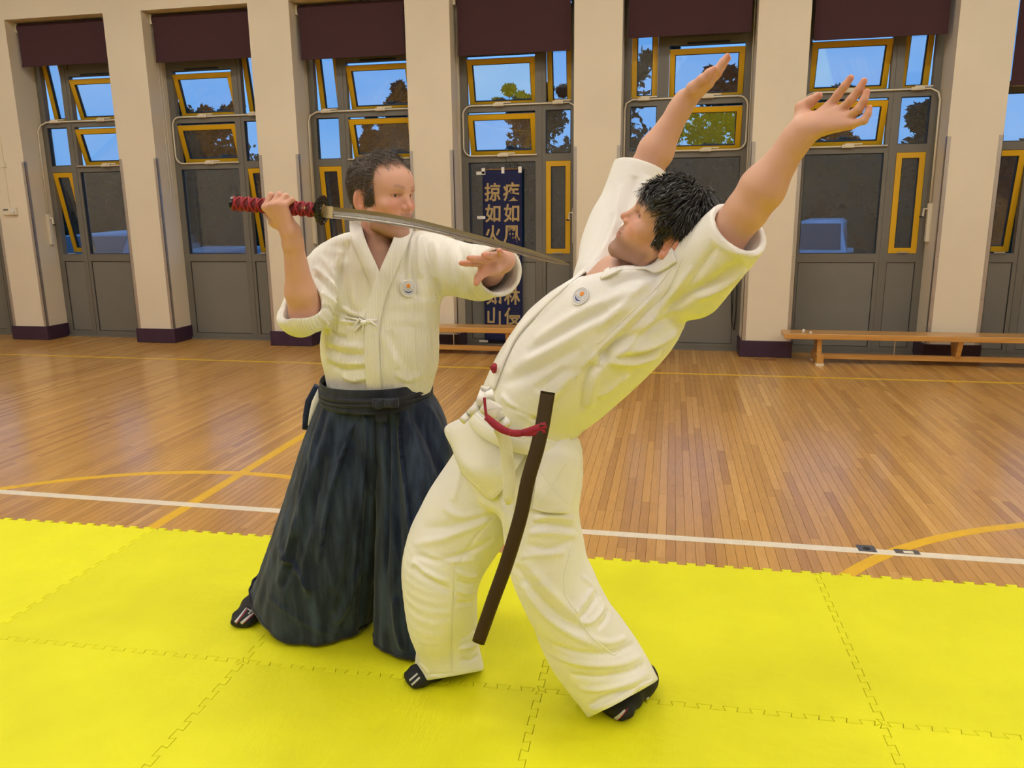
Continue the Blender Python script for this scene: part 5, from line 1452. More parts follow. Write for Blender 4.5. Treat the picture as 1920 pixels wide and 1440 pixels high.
hk.append((V, Fc))
HF = [[([(678, 762), (655, 820), (628, 900), (610, 980), (600, 1060)], 0.0120, 0.0238, 'l'), ([(640, 745), (618, 800), (592, 880), (566, 960), (540, 1060)], 0.018, 0.0136), ([(684, 766), (684, 860), (672, 960), (664, 1060), (655, 1150)], 0.0096, 0.0204, 'l'),
       ([(610, 760), (590, 830), (572, 920), (548, 1010), (520, 1100)], 0.014, 0.0119), ([(700, 775), (700, 860), (690, 960), (684, 1080), (676, 1180)], 0.012, -0.0204), ([(655, 900), (650, 980), (640, 1060), (622, 1150)], 0.014, 0.0170),
       ([(520, 1018), (545, 1055), (566, 1080), (585, 1110)], 0.008, 0.0136), ([(600, 920), (588, 1000), (572, 1060), (580, 1120)], 0.012, 0.0136), ([(636, 1010), (628, 1060), (620, 1110)], 0.010, 0.0136), ([(676, 1060), (655, 1110), (630, 1170)], 0.013, 0.0187),
       ([(580, 860), (566, 920), (560, 980)], 0.010, -0.0119), ([(612, 850), (596, 920), (590, 990)], 0.010, -0.0136), ([(558, 1000), (548, 1050), (530, 1100)], 0.012, -0.0136), ([(700, 1168), (680, 1180), (672, 1190)], 0.010, -0.0204), ([(500, 1120), (560, 1160), (620, 1190)], 0.010, 0.0051)],
      [([(752, 766), (750, 820), (760, 900), (770, 1000), (775, 1100)], 0.0108, 0.0221, 'l'), ([(740, 770), (742, 850), (746, 950), (748, 1100)], 0.014, -0.0170), ([(770, 765), (790, 800), (815, 850), (830, 900)], 0.016, -0.0170), ([(800, 760), (825, 810), (842, 860)], 0.014, 0.0136),
       ([(726, 780), (726, 860), (724, 960), (722, 1080)], 0.010, -0.0204), ([(780, 900), (786, 1000), (790, 1100), (786, 1200)], 0.015, 0.0153), ([(740, 1120), (745, 1170), (755, 1220)], 0.012, 0.0170)],
      [([(686, 768), (688, 810), (690, 850)], 0.0060, 0.0170, 'l'), ([(704, 775), (706, 820), (708, 870)], 0.008, -0.0170), ([(722, 790), (722, 830), (720, 870)], 0.010, 0.0136), ([(738, 768), (736, 810), (730, 850)], 0.010, -0.0153)]]
Vs, Fs = [], []; off = 0
for (V, Fc), sp in zip(hk, HF):
    Nn = normals(V, Fc)
    if (Nn * (V - V.mean(0)))[:, :2].sum() < 0: Fc = Fc[:, ::-1]; Nn = -Nn
    tr = bvh(V, Fc); V = wrinkle(V, Nn, 0.0022, 26, 11 + off, (0, 0, 1)); V = wrinkle(V, Nn, 0.0012, 70, 15 + off)
    V = folds(V, Nn, tr, sp); Vs.append(V); Fs.append(Fc + off); off += len(V)
hakV = np.concatenate(Vs); hakF = np.concatenate(Fs)
hakama = empty('hakama', tori.location, parent=None); bpy.data.objects.remove(hakama)
hakama = cloth_obj('hakama', Vs[0], Fs[0], 'indigo_cloth', tori)
md = hakama.modifiers.new('thick', 'SOLIDIFY'); md.thickness = 0.003; md.offset = -1
leg2 = cloth_obj('second_leg', Vs[1], Fs[1] - len(Vs[0]), 'indigo_cloth', hakama)
cloth_obj('front_pleats', Vs[2], Fs[2] - len(Vs[0]) - len(Vs[1]), 'indigo_cloth', hakama)
md = leg2.modifiers.new('thick', 'SOLIDIFY'); md.thickness = 0.003; md.offset = -1
htree = bvh(hakV, hakF)
# hem binding
for vv in (Vs[0].reshape(-1, nH, 3), Vs[1].reshape(-1, nH, 3)):
    rg = vv[-1]; ct = rg.mean(0); nn_ = rg - ct; nn_[:, 2] = 0; nn_ /= np.linalg.norm(nn_, axis=1)[:, None]
    ribbon('hem', np.vstack([rg, rg[:1]]) + np.array([0, 0, 0.006]), np.vstack([nn_, nn_[:1]]), 0.012, 0.0025, 'indigo_band', hakama)
# waistband: wraps of the belt round the middle
def wrap_band(name, c, a, b, drop_f, width, thick, m, parent, n=72, a0=0.0, a1=2 * math.pi, lift=0.0):
    pts, nr = [], []
    for t in np.linspace(a0, a1, n):
        p_ = c + a * math.cos(t) + b * math.sin(t); nn = a * math.cos(t) / (a @ a) + b * math.sin(t) / (b @ b); nn = nn / np.linalg.norm(nn)
        pts.append(p_ + np.array([0, 0, drop_f(t)]) + nn * lift); nr.append(nn)
    return ribbon(name, pts, nr, width, thick, m, parent)
cW, aW, bW = stn((609, 712), (802, 714), 2.375, 0.154); bW[2] = 0
for (dz, wd, lf, ph, fl) in ((0.014, 0.036, 0.000, 0.0, 0.034), (-0.008, 0.036, 0.002, 0.9, 0.034), (-0.026, 0.032, 0.003, -0.5, 0.034), (0.003, 0.012, 0.006, 0.4, 0.040), (-0.018, 0.010, 0.006, -0.9, 0.032), (-0.034, 0.012, 0.005, 1.4, 0.036)):
    wrap_band('waistband', cW, aW, bW, lambda t, dz=dz, ph=ph, fl=fl: dz - fl * (0.5 - 0.5 * math.sin(t)) + 0.003 * math.sin(t * 3 + ph), wd, 0.005, 'indigo_band', hakama, lift=lf)
kt = P(723, 756, 2.215)
kn = MB()
kn.obox(kt, CR * 0.040, -CF * 0.012, CU * 0.014).obox(kt + CR * -0.018 + CU * -0.004, CR * 0.012 + CU * 0.004, -CF * 0.017, CU * 0.013).obox(kt + CR * 0.014, CR * 0.016, -CF * 0.016, CU * 0.012)
kn.build('knot', 'indigo_band', hakama, bevel=0.004, smooth=True)
kn = MB().obox(P(715, 783, 2.228), CR * 0.018, -CF * 0.004, CU * 0.013); kn.build('knot_end', 'indigo_band', hakama, bevel=0.002)
# white undergarment showing at the side slit, and the back panel
strap('side_slit', htree, [(603, 738), (594, 752), (586, 768), (580, 786)], [0.030 * (1 - 0.75 * t) for t in np.linspace(0, 1, 25)], 0.004, 'cotton_plain', hakama, lift=0.001, n=24, miss=2.36) if False else None
sl = [P(604, 732, 2.40), P(593, 754, 2.40), P(585, 776, 2.39), P(579, 796, 2.38)]
ribbon('side_slit', sl, [CAM - q for q in sl], [0.030, 0.028, 0.018, 0.006], 0.03, 'cotton_plain', hakama)
sl = [P(598, 722, 2.45), P(584, 752, 2.45), P(576, 780, 2.44), P(572, 806, 2.42)]
ribbon('back_panel', sl, [CAM - q for q in sl], [0.03, 0.04, 0.03, 0.02], 0.03, 'indigo_cloth', hakama)
# ---- feet
hl_ = G(510, 1122)[:2]; tl_ = G(437, 1186, 0.02)[:2] + np.array([0.012, 0.012])
V, Fc, col, fi = sock('sock', hl_, tl_, 0.016, tori, 0.044, ankle=(hl_[0] + 0.055, hl_[1] - 0.02, 0.12))
so = cloth_obj('sock', V, Fc, 'sock_black', tori, col); st_ = bvh(V, Fc)
for pl in ([(441, 1167), (452, 1153), (462, 1140)], [(452, 1169), (468, 1155), (480, 1146)]):
    strap('flash', st_, pl, [0.010 - 0.006 * t for t in np.linspace(0, 1, 24)], 0.001, 'sock_white', so, lift=0.0003, n=20)
    strap('flash', st_, [(a + 3.2, b + 1.0) for a, b in pl], 0.0022, 0.0012, 'sock_red', so, lift=0.0004, n=20)
for pl in ([(464, 1142), (477, 1149)], [(478, 1138), (466, 1151)], [(476, 1133), (483, 1139)]):
    strap('cross_mark', st_, pl, 0.005, 0.0013, 'sock_white', so, lift=0.0005, n=8)
V, Fc, col, fi = sock('sock', G(812, 1178)[:2], G(872, 1215)[:2], 0.016, tori, 0.044)
cloth_obj('sock', V, Fc, 'sock_black', tori, col)

# ---- the sword
sword = empty('sword', PD(604, 395, 2.20), 'drawn curved sword with red wrapped handle and round black guard', 'sword')
def sw(px_, py_): return PD(px_, py_, 2.20 - 0.20 * (px_ - 604) / 466)
def blade():
    up_e = curve_px([(622, 388), (690, 395), (768, 408), (830, 423), (890, 439), (945, 453.5), (985, 465), (1010, 473), (1040, 483.5), (1060, 491)], 54)
    lo_e = curve_px([(622, 408.5), (690, 416), (768, 427.5), (830, 440), (890, 455), (945, 469), (985, 480), (1012, 487.5), (1040, 493.5), (1060, 496.5)], 54)
    v = []; f = []; n = len(up_e); K = 10
    for (ux, uy), (lx, ly) in zip(up_e, lo_e):
        e, bk = sw(ux, uy), sw(lx, ly); w = e - bk; t = 0.0072 * min(1, np.linalg.norm(w) / 0.02)
        q = lambda a, h: bk + w * a + (-CF) * (h * t)
        v += [q(0, -.5), q(0, .42), q(0.13, .5), q(0.17, .12), q(0.30, .12), q(0.33, .5), q(0.62, .52), q(1, 0), q(0.62, -.52), q(0.13, -.5)]
    for i in range(n - 1):
        for k in range(K): f.append((i * K + k, i * K + (k + 1) % K, (i + 1) * K + (k + 1) % K, (i + 1) * K + k))
    v.append(sw(1070, 496.5)); tip = len(v) - 1
    f += [((n - 1) * K + k, (n - 1) * K + (k + 1) % K, tip) for k in range(K)] + [tuple(range(K))]
    me = bpy.data.meshes.new('blade'); me.from_pydata([tuple(q) for q in v], [], f)
    bm = bmesh.new(); bm.from_mesh(me); bmesh.ops.recalc_face_normals(bm, faces=bm.faces[:]); bm.to_mesh(me); bm.free()
    return link('blade', me, 'blade_steel', sword)
blade()
ax_ = sw(640, 401) - sw(433, 380.5); ax_ /= np.linalg.norm(ax_); upS = CU - ax_ * (CU @ ax_); upS /= np.linalg.norm(upS); nS = np.cross(upS, ax_)
def ering(c, ra, rb, n=24): return [c + upS * ra * math.cos(2 * math.pi * k / n) + nS * rb * math.sin(2 * math.pi * k / n) for k in range(n)]
def elof(mb, secs, mi=0, n=24):
    v = []
    for c, ra, rb in secs: v += ering(c, ra, rb, n)
    f = [(i * n + k, i * n + (k + 1) % n, (i + 1) * n + (k + 1) % n, (i + 1) * n + k) for i in range(len(secs) - 1) for k in range(n)]
    f += [tuple(range(n)), tuple((len(secs) - 1) * n + k for k in range(n))]
    mb.add(v, f, mi); return mb
h0, h1 = sw(438, 381.2), sw(596, 394)
Lh = np.linalg.norm(h1 - h0)
hd = MB(); elof(hd, [(h0 + (h1 - h0) * t, 0.0182 - 0.0014 * math.sin(math.pi * t), 0.0135 - 0.001 * math.sin(math.pi * t)) for t in np.linspace(0, 1, 9)])
hobj = hd.build('handle', 'grip_dark', sword, smooth=True)
wr = MB(); NW = 11
for k in range(NW):
    for sgn in (-1, 1):
        pts = []
        for t in np.linspace(0, 1, 13):
            a = math.pi * t * sgn + (0 if sgn > 0 else 0) + math.pi / 2 * 0
            for_ = (k + t) / NW
            if for_ > 1: break
            pts.append(h0 + (h1 - h0) * for_ + upS * 0.0188 * math.cos(a) + nS * 0.0142 * math.sin(a))
        if len(pts) > 3: wr.tube(pts, 0.0034, 6)
        pts = []
        for t in np.linspace(0, 1, 13):
            a = math.pi + math.pi * t * sgn; for_ = (k + t) / NW
            pts.append(h0 + (h1 - h0) * for_ + upS * 0.0188 * math.cos(a) + nS * 0.0142 * math.sin(a))
        wr.tube(pts, 0.0034, 6)
o = wr.build('grip_wrap', 'grip_red', hobj, smooth=True); o['kind'] = 'stuff'
pm = MB(); elof(pm, [(h0 - ax_ * 0.008, 0.014, 0.010), (h0 - ax_ * 0.006, 0.0185, 0.0138), (h0 + ax_ * 0.004, 0.0205, 0.0155)]); pm.build('pommel', 'black_lacquer', sword)
cg = MB(); elof(cg, [(h1 - ax_ * 0.012, 0.0200, 0.0150), (h1 + ax_ * 0.003, 0.0200, 0.0150)]); cg.build('handle_collar', 'black_lacquer', sword)
g = MB(); gc = sw(603.5, 394.5); n = 48; v = []
def gr(k): return 0.0395 + 0.0022 * math.cos(4 * 2 * math.pi * k / n) + 0.0008 * math.cos(16 * 2 * math.pi * k / n)
for (o_, q) in ((-0.0035, 0.92), (-0.0035, 1.0), (0.0035, 1.0), (0.0035, 0.90), (0.0018, 0.82), (0.0018, 0.40), (0.0040, 0.36)):
    v += [gc + ax_ * o_ + (upS * math.cos(2 * math.pi * k / n) + nS * math.sin(2 * math.pi * k / n)) * gr(k) * q for k in range(n)]
f = [(i * n + k, i * n + (k + 1) % n, (i + 1) * n + (k + 1) % n, (i + 1) * n + k) for i in range(6) for k in range(n)] + [tuple(range(n)), tuple(6 * n + k for k in range(n))]
g.add(v, f)
for k in range(20):
    a = 2 * math.pi * k / 20; c_ = gc + ax_ * 0.0025 + (upS * math.cos(a) + nS * math.sin(a)) * 0.027
    g.tube([c_ - ax_ * 0.001, c_ + ax_ * 0.002], [0.0042, 0.002], 8)
g.build('guard', 'black_lacquer', sword)
sp_ = MB(); elof(sp_, [(gc + ax_ * 0.0040, 0.0175, 0.0105), (gc + ax_ * 0.0058, 0.0175, 0.0105)]); sp_.build('washer', 'brass', sword)
hb = MB(); c0, c1 = sw(606.5, 397), sw(624, 398.6); wv = sw(622, 388) - sw(622, 408.5)
for c_ in (c0, c1): pass
hb.obox((c0 + c1) / 2, (c1 - c0) / 2, wv * 0.53, CF * 0.0048); hb.build('blade_collar', 'brass', sword, bevel=0.0012)
ml = MB().obox(sw(572, 392) - CF * 0.0155, ax_ * 0.006, CF * 0.002, upS * 0.004); ml.build('ornament', 'brass', sword, bevel=0.001)
# ================================================================== THE MAN LEANING BACK
uke = empty('person', G(990, 1330), 'man in white training uniform leaning far back with both arms raised', 'person')
SK2 = (0.66, 0.385, 0.275)
th, rh, ps = math.radians(31.33), math.radians(28.49), math.radians(7.07)
US = 0.9654
uf0 = -CR * math.cos(th) + CU * math.sin(th); u00 = CR * math.sin(th) + CU * math.cos(th); l00 = -CF
uf = uf0 * math.cos(ps) + l00 * math.sin(ps); l11 = l00 * math.cos(ps) - uf0 * math.sin(ps)
uu = math.cos(rh) * u00 + math.sin(rh) * l11
uM = np.stack([-(math.cos(rh) * l11 - math.sin(rh) * u00), uf, uu], 1)
uO = PD(1254.3, 465.2, 1.83) - uM @ (np.array([-0.080, -0.016, 0.0]) * US)
ul2w = lambda x, y, z: uO + uM @ (np.array([x, y, z]) * US)
u_sN, u_eN, u_wN = P(1306, 508, 1.925), P(1402, 392, 1.86), P(1504, 246, 1.815)
u_sF, u_eF, u_wF = P(1165, 455, 2.27), P(1210, 318, 2.33), P(1283, 190, 2.30)
u_nk = P(1225, 520, 2.06)
# near hand: left palm up, fingers spread and curling
H3 = dict(wrist=u_wN, mcp=[P(1556, 199, 1.830), P(1577, 207, 1.812), P(1590, 219, 1.795), P(1597, 233, 1.782)],
          fingers=[[P(1572, 176, 1.815), P(1584, 161, 1.805), P(1595, 146, 1.798)], [P(1597, 186, 1.785), P(1610, 169, 1.778), P(1620, 152, 1.776)],
                   [P(1610, 205, 1.765), P(1620, 188, 1.762), P(1625, 172, 1.764)], [P(1620, 226, 1.755), P(1627, 214, 1.755), P(1630, 202, 1.757)]],
          thumb=[P(1506, 222, 1.835), P(1503, 202, 1.842), P(1520, 190, 1.835), P(1535, 179, 1.828)])
H4 = dict(wrist=u_wF, mcp=[P(1325, 153, 2.275), P(1329, 156, 2.295), P(1330, 158, 2.315), P(1329, 160, 2.335)],
          fingers=[[P(1343, 131, 2.272), P(1353, 117, 2.275), P(1364, 104, 2.278)], [P(1347, 135, 2.295), P(1357, 121, 2.298), P(1366, 109, 2.300)],
                   [P(1347, 139, 2.316), P(1355, 126, 2.318), P(1362, 116, 2.320)], [P(1344, 144, 2.336), P(1350, 134, 2.338), P(1355, 126, 2.340)]],
          thumb=[P(1300, 166, 2.262), P(1317, 149, 2.246), P(1329, 137, 2.242), P(1339, 129, 2.242)])
u_head = in_frame(head_local(US), uO, uM)
u_neck = union([cone(ul2w(0, -0.028, -0.045), u_nk, 0.049, 0.060), cone(ul2w(0, 0.004, -0.085), u_nk + np.array([-0.05, -0.01, 0.015]), 0.036, 0.042)], 0.025)
u_chest = union([cone(u_sN, u_nk + np.array([0, 0, -0.02]), 0.062, 0.07), cone(u_sF, u_nk + np.array([0, 0, -0.02]), 0.062, 0.07), ell(P(1165, 560, 2.06), (0.10, 0.16, 0.12))], 0.05)
u_up = union([u_head, union([u_neck, u_chest], 0.03)], 0.012)
u_trunk = union([chain([P(1180, 560, 2.06), P(1080, 660, 2.06), P(1000, 800, 2.08)], [0.125, 0.12, 0.125], 0.05),
                 chain([P(950, 850, 2.16), P(845, 1020, 2.14), G(848, 1245) + np.array([0, 0.01, 0.09])], [0.085, 0.060, 0.036], 0.03),
                 chain([P(1010, 860, 2.02), P(1045, 1080, 2.02), G(1190, 1305) + np.array([0, 0, 0.09])], [0.085, 0.058, 0.036], 0.03),
                 cone(u_sN, u_eN, 0.052, 0.045), cone(u_sF, u_eF, 0.05, 0.043), cone(u_sN, u_sF, 0.05, 0.05)], 0.04)
parts = []
V, Fc = sdf_mesh(u_trunk, *bounds([P(1450, 350, 1.8), P(1150, 300, 2.4), G(800, 1240), G(1230, 1330), P(1300, 600, 2.2)], 0.12), 0.009); parts.append((V, Fc, np.tile(SK2, (len(V), 1))))
cs_ = [ul2w(a, b, c) for a in (-0.10, 0.10) for b in (-0.12, 0.135) for c in (-0.13, 0.15)] + [P(1130, 560, 2.0), P(1290, 540, 2.2)]
V, Fc = sdf_mesh(u_up, *bounds(cs_, 0.01), 0.0019); V = relax(V, Fc, 1, 0.3)
Lc = (V - uO) @ uM
def uke_hair(L):
    L = L / US; x, y, z = np.abs(L[:, 0]), L[:, 1], L[:, 2]
    line = np.where(y > 0.045, 0.070 - 0.35 * (y - 0.075), np.where(y > 0.012, 0.010 + 0.9 * np.clip(y - 0.022, 0, 1), np.where(y > -0.046, 0.036, -0.062)))
    burn = (y > 0.004) & (y < 0.024) & (z > -0.018) & (x > 0.05)
    m = np.maximum(np.clip((z - line) / 0.006, 0, 1), burn * 1.0)
    return m * ~((x > 0.0705) & (y < 0.010) & (y > -0.044) & (z < 0.040))
hm = uke_hair(Lc)
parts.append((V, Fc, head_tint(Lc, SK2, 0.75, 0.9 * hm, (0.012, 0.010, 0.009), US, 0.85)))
headV, headN, headH = V, normals(V, Fc), hm
for (hj, s_, e_, w_) in ((H3, u_sN, u_eN, u_wN), (H4, u_sF, u_eF, u_wF)):
    hf = hand_field(hj); af = arm(s_ + (e_ - s_) * 0.25, e_, w_, 0.047, 0.028)
    f = (lambda hf, af: (lambda Q: smin(hf(Q), af(Q), 0.018)))(hf, af)
    allp = [s_ + (e_ - s_) * 0.25, e_, w_] + hj['mcp'] + hj['thumb'] + [q for g in hj['fingers'] for q in g]
    V, Fc = sdf_mesh(f, *bounds(allp, 0.06), 0.0020); V = relax(V, Fc, 1, 0.3)
    parts.append((V, Fc, hand_tint(V, hj, SK2)))
V, Fc, C = joinV(parts)
cloth_obj('body', V, Fc, 'skin', uke, C)
gz = uM[:, 1] - CF * 0.42 - uM[:, 2] * 0.10
for sx in (-1, 1): eye_ball(ul2w(sx * 0.032, 0.0700, 0.0168), gz, uM[:, 2], uke, (0.10, 0.10, 0.07))
def comb_u(L, r):
    x, y, z = L[:, 0], L[:, 1], L[:, 2]
    fr = np.clip((y + 0.02) / 0.05, 0, 1) * np.clip((z - 0.05) / 0.03, 0, 1)
    a = np.stack([0.25 * np.sign(x), -0.35 + 0 * x, -0.9 + 0 * x], 1); b = np.stack([-0.75 + 0 * x, 0.62 + 0 * x, -0.05 + 0 * x], 1)
    return a * (1 - fr[:, None]) + b * fr[:, None] + r.normal(size=L.shape) * 0.10 + 0.22 * np.stack([np.sin(L @ np.array([90., 60, 40])), np.sin(L @ np.array([50., -80, 70]) + 1), np.sin(L @ np.array([-60., 70, 90]) + 2)], 1)
grow(headV, headN, headH, uO, uM, US, 11500, 6, lambda L, r: np.where((L[:, 1] > 0.05) & (L[:, 2] > 0.05), 0.040, np.where((L[:, 1] > -0.01) & (L[:, 2] > 0.06), 0.060, np.where((L[:, 2] < 0.075) & (np.abs(L[:, 1]) < 0.05), 0.024, np.where(L[:, 2] > 0.0, 0.042, 0.026)))) * r.uniform(0.7, 1.15, len(L)), comb_u, 0.0009, 0.019, 0.06, 'hair', 'hair_black', uke, 0.0)

# ---- jacket
def hb(st, keep_a=True):
    c, a, b_ = st; d = np.linalg.norm(b_); h = np.array([b_[0], b_[1], 0.0]); h -= a * (h @ a) / (a @ a) * 0.5
    return (c, a, h / np.linalg.norm(h) * d)
beltS = hb(stn((898, 766), (1070, 814), 2.085, 0.160))
uj = loft(dense([beltS, hb(stn((910, 732), (1082, 800), 2.075, 0.166)), hb(stn((927, 689), (1104, 780), 2.065, 0.170)), hb(stn((950, 646), (1132, 756), 2.06, 0.178)),
                 hb(stn((985, 603), (1168, 734), 2.055, 0.188)), hb(stn((1030, 561), (1212, 698), 2.05, 0.198)), hb(stn((1062, 532), (1246, 660), 2.05, 0.200)), hb(stn((1090, 510), (1278, 618), 2.05, 0.195)), hb(stn((1112, 504), (1290, 575), 2.05, 0.180))], 3), 0.02)
uj = keep(uj, CU * 0.93 + CR * 0.05 + uf * 0.25, P(1185, 503, 2.0), 0.03)
mN = P(1386, 428, 1.862); aN = mN - P(1298, 512, 1.935); aN /= np.linalg.norm(aN)
nN = aN + CU * 0.10 - CF * 0.35; nN /= np.linalg.norm(nN)
sN = union([cone(P(1288, 522, 1.95), mN + aN * 0.06, 0.088, 0.070), cone(P(1300, 540, 1.96), P(1372, 470, 1.88), 0.075, 0.05)], 0.03)
sN = keep(sN, nN, mN, 0.004); sN = cut(sN, cone(mN - aN * 0.10, mN + aN * 0.12, 0.052, 0.067), 0.004)
mF = P(1200, 316, 2.325); aF = mF - P(1150, 450, 2.27); aF /= np.linalg.norm(aF)
sF = union([cone(P(1150, 470, 2.24), mF + aF * 0.05, 0.086, 0.076), cone(P(1130, 520, 2.15), P(1160, 430, 2.26), 0.08, 0.08)], 0.04)
sF = keep(sF, aF + CU * 0.1, mF, 0.004); sF = cut(sF, cone(mF - aF * 0.08, mF + aF * 0.1, 0.055, 0.068), 0.004)
jf = lambda Q: smin(smin(uj(Q), sN(Q), 0.035), sF(Q), 0.03)
nb_ = np.cross(beltS[1], beltS[2]); nb_ = -nb_ if nb_[2] > 0 else nb_
jf = keep(jf, nb_, beltS[0] + nb_ / np.linalg.norm(nb_) * 0.012, 0.004)
V, Fc = sdf_mesh(jf, *bounds([P(880, 820, 1.9), P(880, 820, 2.3), P(1450, 370, 1.8), P(1150, 270, 2.45), P(1450, 600, 2.1)], 0.05), 0.0042)
V = relax(V, Fc, 2, 0.5); Nn = normals(V, Fc); tr = bvh(V, Fc)
V = wrinkle(V, Nn, 0.0014, 30, 9)
V = folds(V, Nn, tr, [
    ([(1000, 640), (1080, 590), (1150, 560), (1230, 530)], 0.014, 0.008), ([(960, 690), (1040, 650), (1130, 600), (1210, 560)], 0.016, 0.008), ([(985, 665), (1060, 622), (1140, 580)], 0.012, -0.008), ([(940, 720), (1020, 690), (1090, 650)], 0.014, -0.006),
    ([(1235, 545), (1180, 600), (1130, 650), (1090, 690)], 0.005, 0.006), ([(1260, 540), (1200, 600), (1150, 650), (1110, 700)], 0.006, -0.007), ([(1220, 520), (1170, 570), (1120, 620)], 0.009, 0.006),
    ([(1300, 500), (1260, 560), (1200, 625), (1140, 680)], 0.010, 0.010), ([(1345, 460), (1300, 520), (1250, 575)], 0.010, -0.008),
    ([(1390, 490), (1340, 530), (1280, 560), (1220, 600)], 0.014, -0.013), ([(1400, 505), (1350, 540), (1300, 560)], 0.012, 0.010), ([(1270, 590), (1220, 620), (1170, 640), (1120, 670)], 0.014, -0.014), ([(1280, 605), (1240, 640), (1190, 660), (1140, 668)], 0.014, 0.014),
    ([(1262, 640), (1210, 664), (1160, 668), (1120, 672)], 0.013, -0.013), ([(1238, 664), (1190, 680), (1140, 676)], 0.013, 0.011), ([(1110, 680), (1096, 720), (1092, 770)], 0.010, -0.011), ([(1120, 690), (1110, 730), (1104, 765)], 0.014, 0.010),
    ([(1075, 700), (1050, 730), (1020, 760)], 0.012, 0.007), ([(1060, 690), (1030, 715), (1005, 735)], 0.010, -0.006), ([(1180, 700), (1150, 725), (1120, 745)], 0.012, 0.008), ([(940, 740), (970, 770), (1000, 785)], 0.008, 0.007), ([(950, 760), (985, 778), (1010, 790)], 0.006, -0.008),
    ([(1165, 345), (1150, 420), (1120, 490)], 0.010, 0.009), ([(1190, 330), (1175, 400), (1150, 460)], 0.010, -0.009), ([(1215, 330), (1195, 380), (1180, 430)], 0.012, 0.009), ([(1150, 400), (1130, 450), (1105, 490)], 0.009, -0.008),
    ([(1135, 515), (1180, 512), (1225, 508)], 0.010, 0.008), ([(1140, 535), (1200, 520), (1240, 515)], 0.012, -0.006), ([(1095, 515), (1050, 555), (1000, 605)], 0.008, 0.005), ([(1330, 440), (1350, 462), (1385, 476), (1412, 472)], 0.005, 0.003)])
px = project(V); fx = px[Fc].mean(1); ctrf = V[Fc].mean(1)
vp2 = [(1128, 508), (1142, 492), (1150, 470), (1200, 440), (1275, 440), (1262, 478), (1240, 497), (1226, 502), (1180, 503), (1150, 508), (1132, 516)]
keepf = ~(in_poly(fx, vp2) & (np.abs(ctrf[:, 1] - 2.06) < 0.13))
ujacket = cloth_obj('jacket', V, Fc[keepf], 'cotton_grain', uke)
ujt = bvh(V, Fc)
strap('lapel', ujt, [(1266, 478), (1246, 493), (1222, 502), (1180, 505), (1152, 508), (1132, 516)], 0.040, 0.005, 'cotton_grain', ujacket, lift=0.001, n=30)
strap('lapel', ujt, [(1130, 498), (1106, 508), (1080, 524), (1044, 553), (1003, 590), (968, 630), (942, 680), (924, 728)], 0.034, 0.006, 'cotton_grain', ujacket, lift=0.002, n=44)
strap('seam', ujt, [(1280, 480), (1250, 545), (1200, 595), (1140, 650), (1080, 708)], 0.006, 0.0010, 'cotton_plain', ujacket, lift=-0.0002, n=40)
strap('seam', ujt, [(1262, 500), (1222, 548), (1170, 598), (1120, 645)], 0.004, 0.0010, 'cotton_plain', ujacket, lift=-0.0002, n=40)
for (cc, ax_n, rr_, nm) in ((mN, nN, 0.0715, 'cuff'), (mF, (aF + CU * 0.1) / np.linalg.norm(aF + CU * 0.1), 0.0765, 'cuff')):
    pass
emblem(ujt, 1089, 556.5, 0.0245, math.radians(38), ujacket)

# ---- trousers
fl_ = dense([stn((872, 826), (1005, 872), 2.17, 0.125), stn((838, 880), (978, 945), 2.15, 0.120), stn((808, 925), (952, 998), 2.14, 0.116), stn((782, 975), (922, 1040), 2.125, 0.112), stn((764, 1025), (902, 1068), 2.115, 0.108), stn((761, 1082), (893, 1096), 2.12, 0.102),
             stn((772, 1144), (888, 1157), 2.15, 0.094), stn((788, 1215), (892, 1210), 2.165, 0.086), stn((785, 1256), (898, 1242), 2.17, 0.086), stn((787, 1285), (900, 1272), 2.17, 0.086)], 4)
rl_ = dense([stn((930, 850), (1086, 838), 2.04, 0.112), stn((938, 900), (1087, 880), 2.02, 0.118), stn((946, 965), (1079, 965), 2.01, 0.118), stn((958, 1035), (1090, 1040), 2.00, 0.112), stn((980, 1106), (1104, 1080), 2.005, 0.104),
             stn((998, 1147), (1122, 1105), 2.01, 0.100), stn((1024, 1217), (1152, 1156), 2.03, 0.096), stn((1050, 1257), (1180, 1194), 2.045, 0.092), stn((1076, 1292), (1206, 1232), 2.06, 0.090), stn((1102, 1328), (1228, 1274), 2.08, 0.088), stn((1116, 1352), (1242, 1300), 2.09, 0.088)], 4)
tf = loft(fl_, 0.02); rf = loft(rl_, 0.02)
tf = keep(tf, np.cross(P(897, 1256, 2.18) - P(800, 1274, 2.18), ray(848, 1266)) * (-1 if np.cross(P(897, 1256, 2.18) - P(800, 1274, 2.18), ray(848, 1266))[2] > 0 else 1), P(848, 1268, 2.18), 0.004)
hemn = np.cross(P(1226, 1280, 2.08) - P(1120, 1338, 2.08), ray(1175, 1309)); hemn = hemn if hemn[2] < 0 else -hemn
rf = keep(rf, hemn, P(1173, 1309, 2.08), 0.004)
tf = cut(tf, cone(G(842, 1268, 0.0), G(842, 1268, 0.0) + np.array([0.0, 0.02, 0.14]), 0.060, 0.05), 0.004)
rf = cut(rf, cone(P(1185, 1330, 2.08), P(1160, 1240, 2.08), 0.062, 0.052), 0.004)
pel = loft([stn((885, 770), (1066, 808), 2.085, 0.150), stn((868, 830), (1080, 850), 2.09, 0.165), stn((900, 900), (1070, 900), 2.09, 0.150)], 0.02)
pf = lambda Q: smin(smin(tf(Q), rf(Q), 0.012), pel(Q), 0.03)
V, Fc = sdf_mesh(pf, *bounds([P(755, 760, 1.86), P(1095, 760, 2.36), G(755, 1290), G(1240, 1380), P(755, 1020, 1.98)], 0.05), 0.0042)
V = relax(V, Fc, 6, 0.5); Nn = normals(V, Fc); tr = bvh(V, Fc)
